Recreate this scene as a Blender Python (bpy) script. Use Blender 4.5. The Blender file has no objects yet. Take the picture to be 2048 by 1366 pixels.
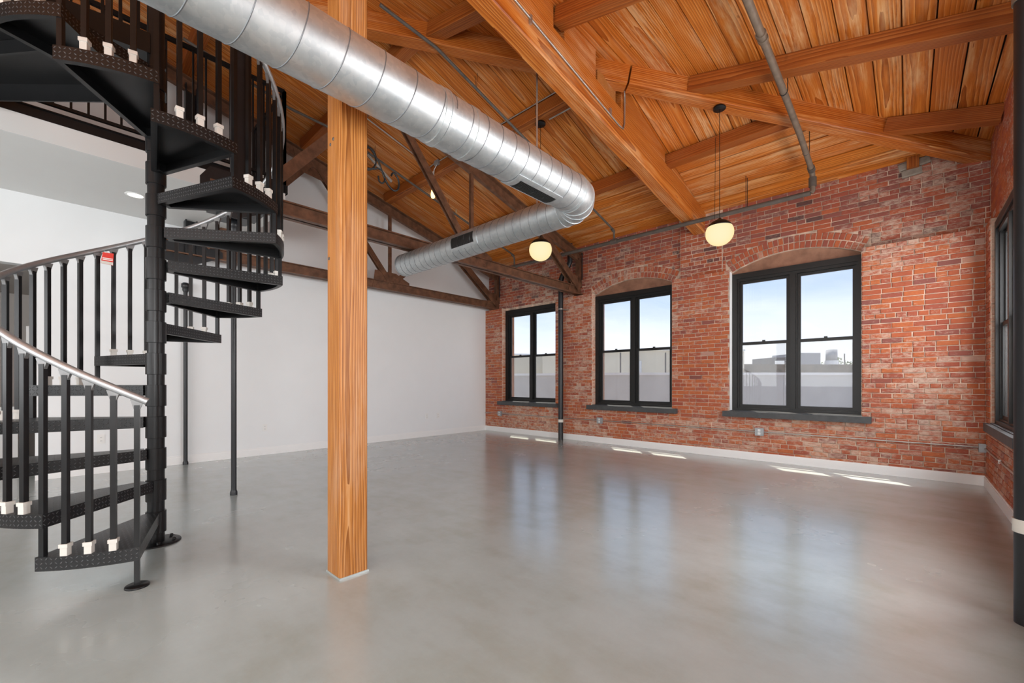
import bpy, math, random
from mathutils import Vector, Matrix
random.seed(7)
PI = math.pi
S = bpy.context.scene
COL = S.collection

# ------------------------------------------------------------------ camera, sky, sun, daylight, exposure
cd = bpy.data.cameras.new('camera'); cam = bpy.data.objects.new('camera', cd); COL.objects.link(cam)
cd.sensor_width = 36.0; cd.lens = 845.0 / 2048 * 36.0; cd.shift_y = 82.0 / 2048; cd.clip_start = 0.05; cd.clip_end = 500
cam.location = (0, 0, 1.2); cam.rotation_euler = (PI / 2, 0, math.radians(43.1456))
S.camera = cam
S.view_settings.view_transform = 'Standard'; S.view_settings.look = 'None'
S.view_settings.gamma = 1.0; S.view_settings.use_curve_mapping = False
S.view_settings.exposure = 0.0

W = bpy.data.worlds.new('world'); S.world = W; W.use_nodes = True
nt = W.node_tree; nt.nodes.clear()
wo = nt.nodes.new('ShaderNodeOutputWorld'); bg = nt.nodes.new('ShaderNodeBackground')
tc = nt.nodes.new('ShaderNodeTexCoord'); sp = nt.nodes.new('ShaderNodeSeparateXYZ'); cr = nt.nodes.new('ShaderNodeValToRGB')
nz = nt.nodes.new('ShaderNodeTexNoise'); mp = nt.nodes.new('ShaderNodeMapping'); ad = nt.nodes.new('ShaderNodeMath')
mp.inputs['Scale'].default_value = (2, 2, 7); nz.inputs['Scale'].default_value = 2.2; nz.inputs['Detail'].default_value = 5
ad.operation = 'MULTIPLY_ADD'; ad.inputs[1].default_value = 0.16
nt.links.new(tc.outputs['Generated'], mp.inputs['Vector']); nt.links.new(mp.outputs[0], nz.inputs['Vector'])
nt.links.new(tc.outputs['Generated'], sp.inputs[0])
sb = nt.nodes.new('ShaderNodeMath'); sb.operation = 'SUBTRACT'; sb.inputs[1].default_value = 0.08
nt.links.new(sp.outputs['Z'], sb.inputs[0])
nt.links.new(nz.outputs['Fac'], ad.inputs[0]); nt.links.new(sb.outputs[0], ad.inputs[2]); nt.links.new(ad.outputs[0], cr.inputs[0])
e = cr.color_ramp.elements; e[0].position = 0.03; e[0].color = (0.90, 0.93, 0.97, 1); e[1].position = 0.27; e[1].color = (0.36, 0.54, 0.87, 1)
x_ = cr.color_ramp.elements.new(0.13); x_.color = (0.76, 0.85, 0.97, 1)
nt.links.new(cr.outputs[0], bg.inputs[0]); bg.inputs[1].default_value = 1.22; nt.links.new(bg.outputs[0], wo.inputs[0])

def area(name, loc, direction, sx, sy, power, color=(1, 1, 1)):
    d = bpy.data.lights.new(name, 'AREA'); d.shape = 'RECTANGLE'; d.size = sx; d.size_y = sy; d.energy = power; d.color = color
    o = bpy.data.objects.new(name, d); COL.objects.link(o); o.location = loc
    o.rotation_euler = Vector(direction).to_track_quat('-Z', 'Z').to_euler()
    return o
sd = bpy.data.lights.new('sun', 'SUN'); sd.energy = 15.0; sd.angle = math.radians(0.6); sd.color = (1, 0.93, 0.80)
so = bpy.data.objects.new('sun', sd); COL.objects.link(so)
so.rotation_euler = Vector((0.27, -0.34, -1)).to_track_quat('-Z', 'Y').to_euler()
# lamps outside two right windows, then three added fill lamps with no window
area('daylight_right_window_far', (1.02, 6.18, 1.95), (-1, -0.05, -0.05), 1.6, 2.2, 150, (0.97, 0.985, 1))
area('daylight_right_window_near', (1.02, 3.33, 1.95), (-1, 0.0, -0.05), 1.6, 2.2, 300, (0.97, 0.985, 1))
area('daylight_fill_middle', (0.60, -0.7, 1.9), (-1, 0.15, 0.12), 1.7, 2.2, 170, (0.95, 0.98, 1))
area('daylight_fill_far', (0.60, -3.0, 1.9), (-1, 0.25, 0.12), 1.7, 2.2, 110, (0.95, 0.98, 1))
area('daylight_fill_rear', (-3.2, -4.35, 2.3), (0, 1, 0.30), 6.0, 2.6, 330, (0.95, 0.98, 1))

# ------------------------------------------------------------------ material helpers
def new_mat(name):
    m = bpy.data.materials.new(name); m.use_nodes = True
    n = m.node_tree; n.nodes.clear()
    out = n.nodes.new('ShaderNodeOutputMaterial'); b = n.nodes.new('ShaderNodeBsdfPrincipled')
    n.links.new(b.outputs[0], out.inputs[0])
    return m, n, b
def nd(n, typ, **kw):
    x = n.nodes.new(typ)
    for k, v in kw.items():
        if k.startswith('i_'): x.inputs[int(k[2:])].default_value = v
        else: setattr(x, k, v)
    return x
def math_(n, op, a, b=None, c=None, clamp=False):
    x = n.nodes.new('ShaderNodeMath'); x.operation = op; x.use_clamp = clamp
    for i, v in enumerate((a, b, c)):
        if v is None: continue
        if hasattr(v, 'links') or hasattr(v, 'is_output'): n.links.new(v, x.inputs[i])
        else: x.inputs[i].default_value = v
    return x.outputs[0]
def mix(n, f, a, b, blend='MIX'):
    x = n.nodes.new('ShaderNodeMix'); x.data_type = 'RGBA'; x.blend_type = blend; x.clamp_factor = True
    for i, v in ((0, f), (6, a), (7, b)):
        if hasattr(v, 'is_output'): n.links.new(v, x.inputs[i])
        else: x.inputs[i].default_value = v
    return x.outputs[2]
def ramp(n, f, stops):
    x = n.nodes.new('ShaderNodeValToRGB'); r = x.color_ramp
    while len(r.elements) < len(stops): r.elements.new(0.5)
    for el, (p, c) in zip(r.elements, stops):
        el.position = p; el.color = (c[0], c[1], c[2], 1) if not isinstance(c, (int, float)) else (c, c, c, 1)
    n.links.new(f, x.inputs[0]); return x.outputs[0]
def noise(n, vec, scale, detail=4, rough=0.55, dist=0.0):
    x = n.nodes.new('ShaderNodeTexNoise'); x.inputs['Scale'].default_value = scale; x.inputs['Detail'].default_value = detail
    x.inputs['Roughness'].default_value = rough; x.inputs['Distortion'].default_value = dist
    n.links.new(vec, x.inputs['Vector']); return x.outputs['Fac']
def mapped(n, src, scale, loc=None):
    x = n.nodes.new('ShaderNodeMapping'); x.inputs['Scale'].default_value = scale
    n.links.new(src, x.inputs['Vector'])
    if loc is not None: n.links.new(loc, x.inputs['Location'])
    return x.outputs[0]
def bump(n, b, h, strength, dist):
    x = n.nodes.new('ShaderNodeBump'); x.inputs['Strength'].default_value = strength; x.inputs['Distance'].default_value = dist
    n.links.new(h, x.inputs['Height']); n.links.new(x.outputs[0], b.inputs['Normal'])

def plain(name, col, rough=0.5, metal=0.0, spec=0.5, vary=0.0, nscale=20, bmp=0.0):
    m, n, b = new_mat(name)
    b.inputs['Base Color'].default_value = (*col, 1); b.inputs['Roughness'].default_value = rough
    b.inputs['Metallic'].default_value = metal; b.inputs['Specular IOR Level'].default_value = spec
    t = nd(n, 'ShaderNodeTexCoord'); f = noise(n, t.outputs['Object'], nscale, 4)
    k = ramp(n, f, [(0.3, tuple(c * (1 - vary) for c in col)), (0.7, tuple(min(1, c * (1 + vary)) for c in col))])
    n.links.new(k, b.inputs['Base Color'])
    if bmp: bump(n, b, f, bmp, 0.01)
    return m

def wood(name, dark, mid, light, worn=(0.75, 0.55, 0.33), worn_amt=0.35, ring=9.0, rough=0.42, along=0.10):
    m, n, b = new_mat(name)
    t = nd(n, 'ShaderNodeTexCoord'); oi = nd(n, 'ShaderNodeObjectInfo')
    off = nd(n, 'ShaderNodeCombineXYZ')
    r1 = oi.outputs['Random']
    n.links.new(math_(n, 'MULTIPLY', r1, 37.0), off.inputs[0])
    n.links.new(math_(n, 'MULTIPLY_ADD', math_(n, 'FRACT', math_(n, 'MULTIPLY', r1, 91.7)), 0.26, -0.13), off.inputs[1])
    n.links.new(math_(n, 'MULTIPLY_ADD', math_(n, 'FRACT', math_(n, 'MULTIPLY', r1, 53.3)), 0.16, 0.035), off.inputs[2])
    va = nd(n, 'ShaderNodeVectorMath', operation='ADD'); n.links.new(t.outputs['Object'], va.inputs[0]); n.links.new(off.outputs[0], va.inputs[1])
    base = va.outputs[0]
    low = nd(n, 'ShaderNodeTexNoise'); low.inputs['Scale'].default_value = 1.0; low.inputs['Detail'].default_value = 2
    n.links.new(mapped(n, base, (0.7, 2.0, 2.0)), low.inputs['Vector'])
    ds = nd(n, 'ShaderNodeVectorMath', operation='SCALE'); ds.inputs[3].default_value = 0.055
    sub = nd(n, 'ShaderNodeVectorMath', operation='SUBTRACT'); sub.inputs[1].default_value = (0.5, 0.5, 0.5)
    n.links.new(low.outputs['Color'], sub.inputs[0]); n.links.new(sub.outputs[0], ds.inputs[0])
    v2 = nd(n, 'ShaderNodeVectorMath', operation='ADD'); n.links.new(base, v2.inputs[0]); n.links.new(ds.outputs[0], v2.inputs[1])
    wv = nd(n, 'ShaderNodeTexWave', wave_type='RINGS', rings_direction='X', wave_profile='SAW')
    wv.inputs['Scale'].default_value = ring; wv.inputs['Distortion'].default_value = 2.2; wv.inputs['Detail'].default_value = 2; wv.inputs['Detail Scale'].default_value = 1.2
    n.links.new(mapped(n, v2.outputs[0], (along, 1, 1)), wv.inputs['Vector'])
    grain = wv.outputs['Fac']
    fib = noise(n, mapped(n, base, (3.0, 90, 90)), 1.0, 3, 0.6)
    big = noise(n, mapped(n, base, (0.8, 3.5, 3.5)), 1.0, 3, 0.5)
    g = math_(n, 'MULTIPLY_ADD', grain, 0.42, math_(n, 'MULTIPLY', fib, 0.58))
    c = ramp(n, g, [(0.25, light), (0.46, mid), (0.72, dark)])
    tone = math_(n, 'FRACT', math_(n, 'MULTIPLY', r1, 17.13))
    c = mix(n, math_(n, 'MULTIPLY', tone, 0.45), c, (mid[0] * 0.75, mid[1] * 0.55, mid[2] * 0.5, 1))
    pat = noise(n, mapped(n, base, (2.2, 14, 14)), 1.0, 5, 0.65)
    wmask = math_(n, 'MULTIPLY', ramp(n, big, [(0.46, 0), (0.66, 1)]), ramp(n, pat, [(0.42, 0), (0.62, 1)]))
    c = mix(n, math_(n, 'MULTIPLY', wmask, worn_amt), c, (*worn, 1))
    lines = math_(n, 'MULTIPLY', ramp(n, g, [(0.20, 1), (0.40, 0)]), ramp(n, big, [(0.40, 0.25), (0.60, 1)]))
    c = mix(n, math_(n, 'MULTIPLY', lines, worn_amt * 1.1), c, (*worn, 1))
    # knots
    vo = nd(n, 'ShaderNodeTexVoronoi', feature='F1'); vo.inputs['Scale'].default_value = 1.0; vo.inputs['Randomness'].default_value = 1.0
    n.links.new(mapped(n, base, (1.7, 3.4, 0.6)), vo.inputs['Vector'])
    kn = ramp(n, vo.outputs['Distance'], [(0.025, 1), (0.06, 0)])
    c = mix(n, math_(n, 'MULTIPLY', kn, 0.75), c, (dark[0] * 0.35, dark[1] * 0.35, dark[2] * 0.35, 1))
    n.links.new(c, b.inputs['Base Color']); b.inputs['Roughness'].default_value = rough; b.inputs['Specular IOR Level'].default_value = 0.25
    bump(n, b, g, 0.25, 0.003)
    return m

M = {}
M['plank'] = wood('plank_wood', (0.33, 0.085, 0.012), (0.62, 0.188, 0.024), (0.74, 0.30, 0.062), worn=(0.80, 0.52, 0.27), worn_amt=0.55, ring=17, along=0.05)
M['beam'] = wood('beam_wood', (0.26, 0.055, 0.008), (0.50, 0.14, 0.018), (0.62, 0.23, 0.042), worn=(0.76, 0.48, 0.25), worn_amt=0.40, ring=17, along=0.05)
M['purlin'] = wood('purlin_wood', (0.19, 0.042, 0.008), (0.36, 0.098, 0.016), (0.45, 0.145, 0.028), worn=(0.5, 0.24, 0.09), worn_amt=0.22, ring=18, along=0.05)
M['post'] = wood('post_wood', (0.22, 0.072, 0.015), (0.43, 0.165, 0.038), (0.56, 0.26, 0.075), worn=(0.60, 0.42, 0.30), worn_amt=0.26, ring=21, along=0.035)
M['black'] = plain('black_metal', (0.005, 0.005, 0.0055), 0.42, 0.0, 0.35, 0.2, 8)
M['dark'] = plain('dark_bronze_frame', (0.010, 0.010, 0.0095), 0.42, 0.0, 0.4, 0.15, 12)
M['sill'] = plain('charcoal_sill_paint', (0.065, 0.068, 0.070), 0.55, 0.0, 0.4, 0.15, 12)
M['white'] = plain('white_wall_paint', (0.82, 0.835, 0.84), 0.75, 0.0, 0.25, 0.01, 3)
M['soffit'] = plain('grey_white_ceiling_paint', (0.70, 0.695, 0.68), 0.8, 0.0, 0.2, 0.01, 3)
M['trim'] = plain('white_trim_paint', (0.86, 0.86, 0.85), 0.4, 0.0, 0.4, 0.01, 4)
M['steel_brown'] = plain('rusty_brown_steel', (0.150, 0.070, 0.038), 0.5, 0.1, 0.4, 0.42, 9, 0.15)
M['pipe_brown'] = plain('painted_pipe', (0.17, 0.125, 0.09), 0.5, 0.0, 0.4, 0.2, 10)
M['pipe_grey'] = plain('grey_brown_pipe', (0.105, 0.088, 0.074), 0.5, 0.0, 0.4, 0.2, 10)
M['iron'] = plain('cast_iron_pipe', (0.011, 0.012, 0.014), 0.40, 0.0, 0.5, 0.25, 6)
M['rail'] = plain('brushed_aluminium', (0.50, 0.51, 0.52), 0.42, 0.75, 0.5, 0.05, 30)
M['baluster'] = plain('baluster_dark_steel', (0.009, 0.009, 0.0095), 0.34, 0.0, 0.32, 0.2, 14)
M['bracket'] = plain('grey_cast_bracket', (0.22, 0.22, 0.22), 0.5, 0.4, 0.4, 0.1, 30)
M['shoe'] = plain('cream_plastic', (0.66, 0.63, 0.58), 0.5, 0.0, 0.4, 0.03, 9)
M['conduit'] = plain('galvanised_conduit', (0.50, 0.48, 0.45), 0.35, 0.85, 0.5, 0.1, 20)
M['band'] = plain('pale_pipe_band', (0.68, 0.66, 0.60), 0.6, 0.0, 0.3, 0.05, 9)
M['outlet'] = plain('outlet_box_grey', (0.36, 0.38, 0.39), 0.45, 0.4, 0.4, 0.1, 20)
M['plate'] = plain('outlet_white', (0.82, 0.82, 0.80), 0.4, 0.0, 0.4, 0.0, 9)
M['slot'] = plain('outlet_slot', (0.08, 0.08, 0.08), 0.5)
M['red'] = plain('red_tag', (0.70, 0.035, 0.02), 0.5)
M['brass'] = plain('brass_thread', (0.50, 0.40, 0.24), 0.4, 0.6)
M['shadow_gap'] = plain('dark_backing', (0.02, 0.012, 0.008), 0.9)
M['tymp'] = plain('brown_arch_board', (0.30, 0.155, 0.10), 0.7, 0.0, 0.2, 0.25, 7)
M['concrete_patch'] = plain('mortar_patch', (0.30, 0.26, 0.215), 0.9, 0.0, 0.1, 0.2, 15, 0.3)
M['ext_wall'] = plain('parapet_render', (0.40, 0.40, 0.41), 0.9, 0.0, 0.1, 0.06, 2)
M['ext_cap'] = plain('parapet_cap', (0.56, 0.57, 0.60), 0.7, 0.0, 0.1, 0.04, 2)
M['cream'] = plain('cream_facade', (0.56, 0.52, 0.44), 0.9, 0.0, 0.1, 0.04, 1)
M['dkbrick'] = plain('dark_brick_parapet', (0.12, 0.105, 0.09), 0.95, 0.0, 0.1, 0.5, 1.5)
M['unit_grey'] = plain('rooftop_grey', (0.22, 0.23, 0.26), 0.8, 0.0, 0.1, 0.1, 1)
M['unit_dark'] = plain('rooftop_dark', (0.10, 0.10, 0.105), 0.8, 0.0, 0.1, 0.1, 1)
M['roofing'] = plain('roof_gravel', (0.34, 0.33, 0.32), 0.95, 0.0, 0.1, 0.15, 2)
M['leaf'] = plain('tree_leaf', (0.10, 0.14, 0.045), 0.8, 0.0, 0.2, 0.35, 1)
M['hall'] = plain('hall_paint', (0.52, 0.48, 0.45), 0.8, 0.0, 0.2, 0.02, 2)
M['grille_dark'] = plain('grille_inside', (0.012, 0.012, 0.012), 0.8)

def galv():
    m, n, b = new_mat('galvanised_duct_steel')
    t = nd(n, 'ShaderNodeTexCoord')
    vo = nd(n, 'ShaderNodeTexVoronoi', feature='F1'); vo.inputs['Scale'].default_value = 45; n.links.new(t.outputs['Object'], vo.inputs['Vector'])
    f = noise(n, t.outputs['Object'], 5, 4); f2 = noise(n, mapped(n, t.outputs['Object'], (60, 60, 60)), 1.0, 2)
    k = math_(n, 'MULTIPLY_ADD', f, 0.55, math_(n, 'MULTIPLY', nd(n, 'ShaderNodeSeparateColor').outputs[0], 0.0))
    sc = nd(n, 'ShaderNodeSeparateColor'); n.links.new(vo.outputs['Color'], sc.inputs[0])
    k = math_(n, 'ADD', math_(n, 'MULTIPLY', f, 0.7), math_(n, 'MULTIPLY', sc.outputs[0], 0.3))
    c = ramp(n, k, [(0.2, (0.50, 0.54, 0.56)), (0.8, (0.68, 0.70, 0.70))])
    n.links.new(c, b.inputs['Base Color']); b.inputs['Metallic'].default_value = 0.92
    r = math_(n, 'MULTIPLY_ADD', f, 0.14, 0.40); n.links.new(r, b.inputs['Roughness'])
    bump(n, b, f2, 0.04, 0.002)
    return m
M['galv'] = galv()
M['louver'] = plain('dark_louver', (0.05, 0.05, 0.048), 0.5, 0.3)
M['seam'] = plain('duct_lock_seam', (0.20, 0.21, 0.22), 0.5, 0.7, 0.5, 0.1, 12)

def tread_mat():
    m, n, b = new_mat('black_diamond_plate')
    t = nd(n, 'ShaderNodeTexCoord'); s = nd(n, 'ShaderNodeSeparateXYZ')
    n.links.new(mapped(n, t.outputs['UV'], (42, 42, 42)), s.inputs[0])
    u, v = s.outputs[0], s.outputs[1]
    fu = math_(n, 'SUBTRACT', math_(n, 'FRACT', u), 0.5); fv = math_(n, 'SUBTRACT', math_(n, 'FRACT', v), 0.5)
    par = math_(n, 'FLOORED_MODULO', math_(n, 'ADD', math_(n, 'FLOOR', u), math_(n, 'FLOOR', v)), 2.0)
    sg = math_(n, 'MULTIPLY_ADD', par, 2.0, -1.0)
    p = math_(n, 'ADD', fu, math_(n, 'MULTIPLY', fv, sg)); q = math_(n, 'SUBTRACT', fu, math_(n, 'MULTIPLY', fv, sg))
    d = math_(n, 'ADD', math_(n, 'POWER', math_(n, 'ABSOLUTE', math_(n, 'DIVIDE', p, 0.56)), 2.0), math_(n, 'POWER', math_(n, 'ABSOLUTE', math_(n, 'DIVIDE', q, 0.20)), 2.0))
    h = ramp(n, d, [(0.25, 1), (1.0, 0)])
    c = mix(n, h, (0.006, 0.006, 0.0065, 1), (0.095, 0.098, 0.102, 1))  # lozenges paler: the glint of the raised pattern is put into the colour
    n.links.new(c, b.inputs['Base Color']); b.inputs['Roughness'].default_value = 0.36; b.inputs['Specular IOR Level'].default_value = 0.45
    b.inputs['Metallic'].default_value = 0.0
    bump(n, b, h, 1.0, 0.006)
    return m
M['diamond'] = tread_mat()

def brick_mat():
    m, n, b = new_mat('old_red_brick')
    a = nd(n, 'ShaderNodeAttribute'); a.attribute_name = 'bcol'
    sc = nd(n, 'ShaderNodeSeparateColor'); n.links.new(a.outputs['Color'], sc.inputs[0])
    g = nd(n, 'ShaderNodeNewGeometry'); P = g.outputs['Position']
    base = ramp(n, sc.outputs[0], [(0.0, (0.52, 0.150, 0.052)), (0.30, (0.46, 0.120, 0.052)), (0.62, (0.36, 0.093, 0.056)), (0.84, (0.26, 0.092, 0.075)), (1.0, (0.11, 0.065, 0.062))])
    f = noise(n, P, 30, 4); f2 = noise(n, P, 130, 3)
    base = mix(n, math_(n, 'MULTIPLY', ramp(n, f, [(0.35, 0), (0.75, 1)]), 0.4), base, (0.27, 0.085, 0.055, 1))
    big = noise(n, P, 0.9, 3); med = noise(n, mapped(n, P, (17, 17, 34)), 1.0, 6, 0.75)
    w = math_(n, 'ADD', math_(n, 'MULTIPLY_ADD', sc.outputs[1], 0.17, 0.035), math_(n, 'MULTIPLY', ramp(n, big, [(0.38, 0), (0.66, 1)]), 0.24))
    msk = math_(n, 'GREATER_THAN', math_(n, 'ADD', med, w), 0.83)
    msk2 = ramp(n, math_(n, 'ADD', med, w), [(0.70, 0), (0.94, 1)])
    col = mix(n, math_(n, 'MULTIPLY', msk2, 0.80), base, (0.62, 0.47, 0.37, 1))
    col = mix(n, ramp(n, sc.outputs[2], [(0.985, 0), (0.99, 0.0), (0.995, 0.55)]), col, (0.6, 0.5, 0.42, 1))
    n.links.new(col, b.inputs['Base Color']); b.inputs['Roughness'].default_value = 0.85; b.inputs['Specular IOR Level'].default_value = 0.25
    bump(n, b, math_(n, 'ADD', f, math_(n, 'MULTIPLY', f2, 0.5)), 0.5, 0.006)
    return m
M['brick'] = brick_mat()
M['mortar'] = plain('lime_mortar', (0.56, 0.425, 0.33), 0.95, 0.0, 0.1, 0.45, 9, 0.5)

def concrete():
    m, n, b = new_mat('polished_concrete')
    g = nd(n, 'ShaderNodeTexCoord'); P = mapped(n, g.outputs['Object'], (1, 1, 1)); n.nodes[-1].inputs['Location'].default_value = (3.7, 1.3, 0.437)
    f1 = noise(n, P, 0.55, 5, 0.6); f2 = noise(n, P, 4.0, 6, 0.65); f3 = noise(n, P, 45, 3); f4 = noise(n, mapped(n, P, (1.2, 4, 1)), 1.0, 4, 0.6)
    k = math_(n, 'ADD', math_(n, 'MULTIPLY', f1, 0.5), math_(n, 'ADD', math_(n, 'MULTIPLY', f2, 0.25), math_(n, 'MULTIPLY', f4, 0.25)))
    c = ramp(n, k, [(0.30, (0.265, 0.275, 0.225)), (0.5, (0.362, 0.402, 0.388)), (0.68, (0.420, 0.472, 0.472))])
    c = mix(n, math_(n, 'MULTIPLY', f3, 0.10), c, (0.22, 0.215, 0.20, 1))
    n.links.new(c, b.inputs['Base Color'])
    r = math_(n, 'MULTIPLY_ADD', f1, 0.12, 0.20); n.links.new(r, b.inputs['Roughness'])
    b.inputs['Specular IOR Level'].default_value = 0.6
    b.inputs['Coat Weight'].default_value = 0.6; b.inputs['Coat Roughness'].default_value = 0.17; b.inputs['Coat IOR'].default_value = 1.6
    return m
M['concrete'] = concrete()

def glass_mat(name, haze, hz_col):
    m = bpy.data.materials.new(name); m.use_nodes = True; n = m.node_tree; n.nodes.clear()
    out = nd(n, 'ShaderNodeOutputMaterial'); tr = nd(n, 'ShaderNodeBsdfTransparent'); gl = nd(n, 'ShaderNodeBsdfGlossy'); gl.inputs['Roughness'].default_value = 0.02
    fr = nd(n, 'ShaderNodeLayerWeight'); fr.inputs[0].default_value = 0.5
    mx = nd(n, 'ShaderNodeMixShader'); n.links.new(math_(n, 'MULTIPLY_ADD', math_(n, 'POWER', fr.outputs['Facing'], 4.0), 0.35, 0.02), mx.inputs[0]); n.links.new(tr.outputs[0], mx.inputs[1]); n.links.new(gl.outputs[0], mx.inputs[2])
    last = mx.outputs[0]
    if haze:
        df = nd(n, 'ShaderNodeBsdfDiffuse'); df.inputs[0].default_value = (*hz_col, 1)
        m2 = nd(n, 'ShaderNodeMixShader'); m2.inputs[0].default_value = haze; n.links.new(last, m2.inputs[1]); n.links.new(df.outputs[0], m2.inputs[2]); last = m2.outputs[0]
    n.links.new(last, out.inputs[0]); return m
M['glass'] = glass_mat('window_glass', 0, None)
M['screen'] = glass_mat('window_glass_with_screen', 0.14, (0.42, 0.42, 0.42))

def emit(name, col, strength):
    m = bpy.data.materials.new(name); m.use_nodes = True; n = m.node_tree; n.nodes.clear()
    out = nd(n, 'ShaderNodeOutputMaterial'); em = nd(n, 'ShaderNodeEmission'); em.inputs[0].default_value = (*col, 1); em.inputs[1].default_value = strength
    lw = nd(n, 'ShaderNodeLayerWeight'); lw.inputs[0].default_value = 0.35
    n.links.new(mix(n, lw.outputs['Facing'], (*col, 1), (col[0], col[1] * 0.88, col[2] * 0.62, 1)), em.inputs[0])
    n.links.new(em.outputs[0], out.inputs[0]); return m
M['globe'] = emit('opal_globe_glow', (1.0, 0.86, 0.54), 1.05)
M['bulb'] = emit('filament_bulb_glow', (1.0, 0.80, 0.40), 2.2)
M['downlight'] = emit('downlight_glow', (1.0, 1.0, 1.0), 2.5)

# ------------------------------------------------------------------ geometry helpers
MW = {}
def link(name, me, mat, parent=None, mw=None, kind=None):
    o = bpy.data.objects.new(name, me); COL.objects.link(o)
    if mat is not None and not me.materials: me.materials.append(mat)
    mw = mw or Matrix.Identity(4)
    MW[o] = mw
    if parent is not None:
        o.parent = parent; o.matrix_parent_inverse = MW[parent].inverted()
    o.matrix_basis = mw
    if kind: o['kind'] = kind
    return o
def tag(o, label, cat, group=None):
    o['label'] = label; o['category'] = cat
    if group: o['group'] = group
    return o
def thing(name, loc, label, cat, group=None):
    o = bpy.data.objects.new(name, None); COL.objects.link(o); o.empty_display_size = 0.1
    MW[o] = Matrix.Translation(loc); o.matrix_basis = MW[o]
    return tag(o, label, cat, group)
def plab(o, label): o['label'] = label; return o

class MB:
    def __init__(s): s.v = []; s.f = []; s.uv = []; s.sm = []
    def add(s, vs, fs, uvs=None, smooth=False):
        b = len(s.v); s.v += [tuple(x) for x in vs]
        for i, f in enumerate(fs):
            s.f.append(tuple(b + k for k in f)); s.uv.append(uvs[i] if uvs else None); s.sm.append(smooth)
        return s
    def box(s, a, b):
        x0, y0, z0 = a; x1, y1, z1 = b
        return s.add([(x0,y0,z0),(x1,y0,z0),(x1,y1,z0),(x0,y1,z0),(x0,y0,z1),(x1,y0,z1),(x1,y1,z1),(x0,y1,z1)],
            [(0,3,2,1),(4,5,6,7),(0,1,5,4),(1,2,6,5),(2,3,7,6),(3,0,4,7)])
    def obox(s, p0, p1, w, h, up=(0, 0, 1), ch=0.0):
        p0, p1 = Vector(p0), Vector(p1); d = (p1 - p0).normalized(); u = Vector(up)
        sd_ = d.cross(u).normalized(); u = sd_.cross(d).normalized()
        if ch: prof = [(-w/2+ch,-h/2),(w/2-ch,-h/2),(w/2,-h/2+ch),(w/2,h/2-ch),(w/2-ch,h/2),(-w/2+ch,h/2),(-w/2,h/2-ch),(-w/2,-h/2+ch)]
        else: prof = [(-w/2,-h/2),(w/2,-h/2),(w/2,h/2),(-w/2,h/2)]
        k = len(prof); vs = [p + sd_ * a + u * b for p in (p0, p1) for a, b in prof]
        fs = [(i, k + i, k + (i+1) % k, (i+1) % k) for i in range(k)] + [tuple(range(k)), tuple(range(2*k-1, k-1, -1))]
        return s.add(vs, fs)
    def tube(s, path, r, n=10, caps=True, smooth=True, closed=False):
        pts = [Vector(p) for p in path]; m = len(pts); vs = []
        rr = r if isinstance(r, (list, tuple)) else [r] * m
        pu = None
        for i, p in enumerate(pts):
            if closed: t = pts[(i+1) % m] - pts[i-1]
            else: t = pts[min(i+1, m-1)] - pts[max(i-1, 0)]
            t.normalize()
            if pu is None:
                ref = Vector((0,0,1)) if abs(t.z) < 0.9 else Vector((1,0,0))
                pu = t.cross(ref).normalized()
            pu = (pu - t * pu.dot(t)).normalized(); pv = t.cross(pu)
            vs += [p + (pu * math.cos(2*PI*k/n) + pv * math.sin(2*PI*k/n)) * rr[i] for k in range(n)]
        fs = []
        for i in range(m if closed else m-1):
            a = i*n; b = ((i+1) % m)*n
            fs += [(a+k, a+(k+1)%n, b+(k+1)%n, b+k) for k in range(n)]
        s.add(vs, fs, None, smooth)
        if caps and not closed:
            s.add(vs[:n], [tuple(range(n-1, -1, -1))]); s.add(vs[-n:], [tuple(range(n))])
        return s
    def lathe(s, prof, c, n=24, axis='z', smooth=True):
        vs = []
        for r, z in prof:
            for k in range(n):
                a = 2*PI*k/n
                p = (r*math.cos(a), r*math.sin(a), z)
                if axis == 'y': p = (p[0], p[2], -p[1])
                if axis == 'x': p = (p[2], p[0], p[1])
                vs.append((c[0]+p[0], c[1]+p[1], c[2]+p[2]))
        fs = [(i*n+k, i*n+(k+1)%n, (i+1)*n+(k+1)%n, (i+1)*n+k) for i in range(len(prof)-1) for k in range(n)]
        return s.add(vs, fs, None, smooth)
    def prism(s, poly, h0, h1, frame):
        k = len(poly); vs = [frame(a, b, h) for h in (h0, h1) for a, b in poly]
        fs = [(i, (i+1)%k, k+(i+1)%k, k+i) for i in range(k)] + [tuple(range(k-1,-1,-1)), tuple(range(k,2*k))]
        return s.add(vs, fs)
    def mesh(s, name, mat=None):
        me = bpy.data.meshes.new(name); me.from_pydata(s.v, [], s.f)
        if any(u for u in s.uv):
            l = me.uv_layers.new(name='UVMap').data; i = 0
            for f, u in zip(s.f, s.uv):
                for k in range(len(f)):
                    l[i].uv = u[k] if u else (0, 0); i += 1
        me.polygons.foreach_set('use_smooth', s.sm)
        if mat is not None: me.materials.append(mat)
        me.update(); return me
    def build(s, name, mat, parent=None, kind=None): return link(name, s.mesh(name, mat), mat, parent, None, kind)

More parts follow.
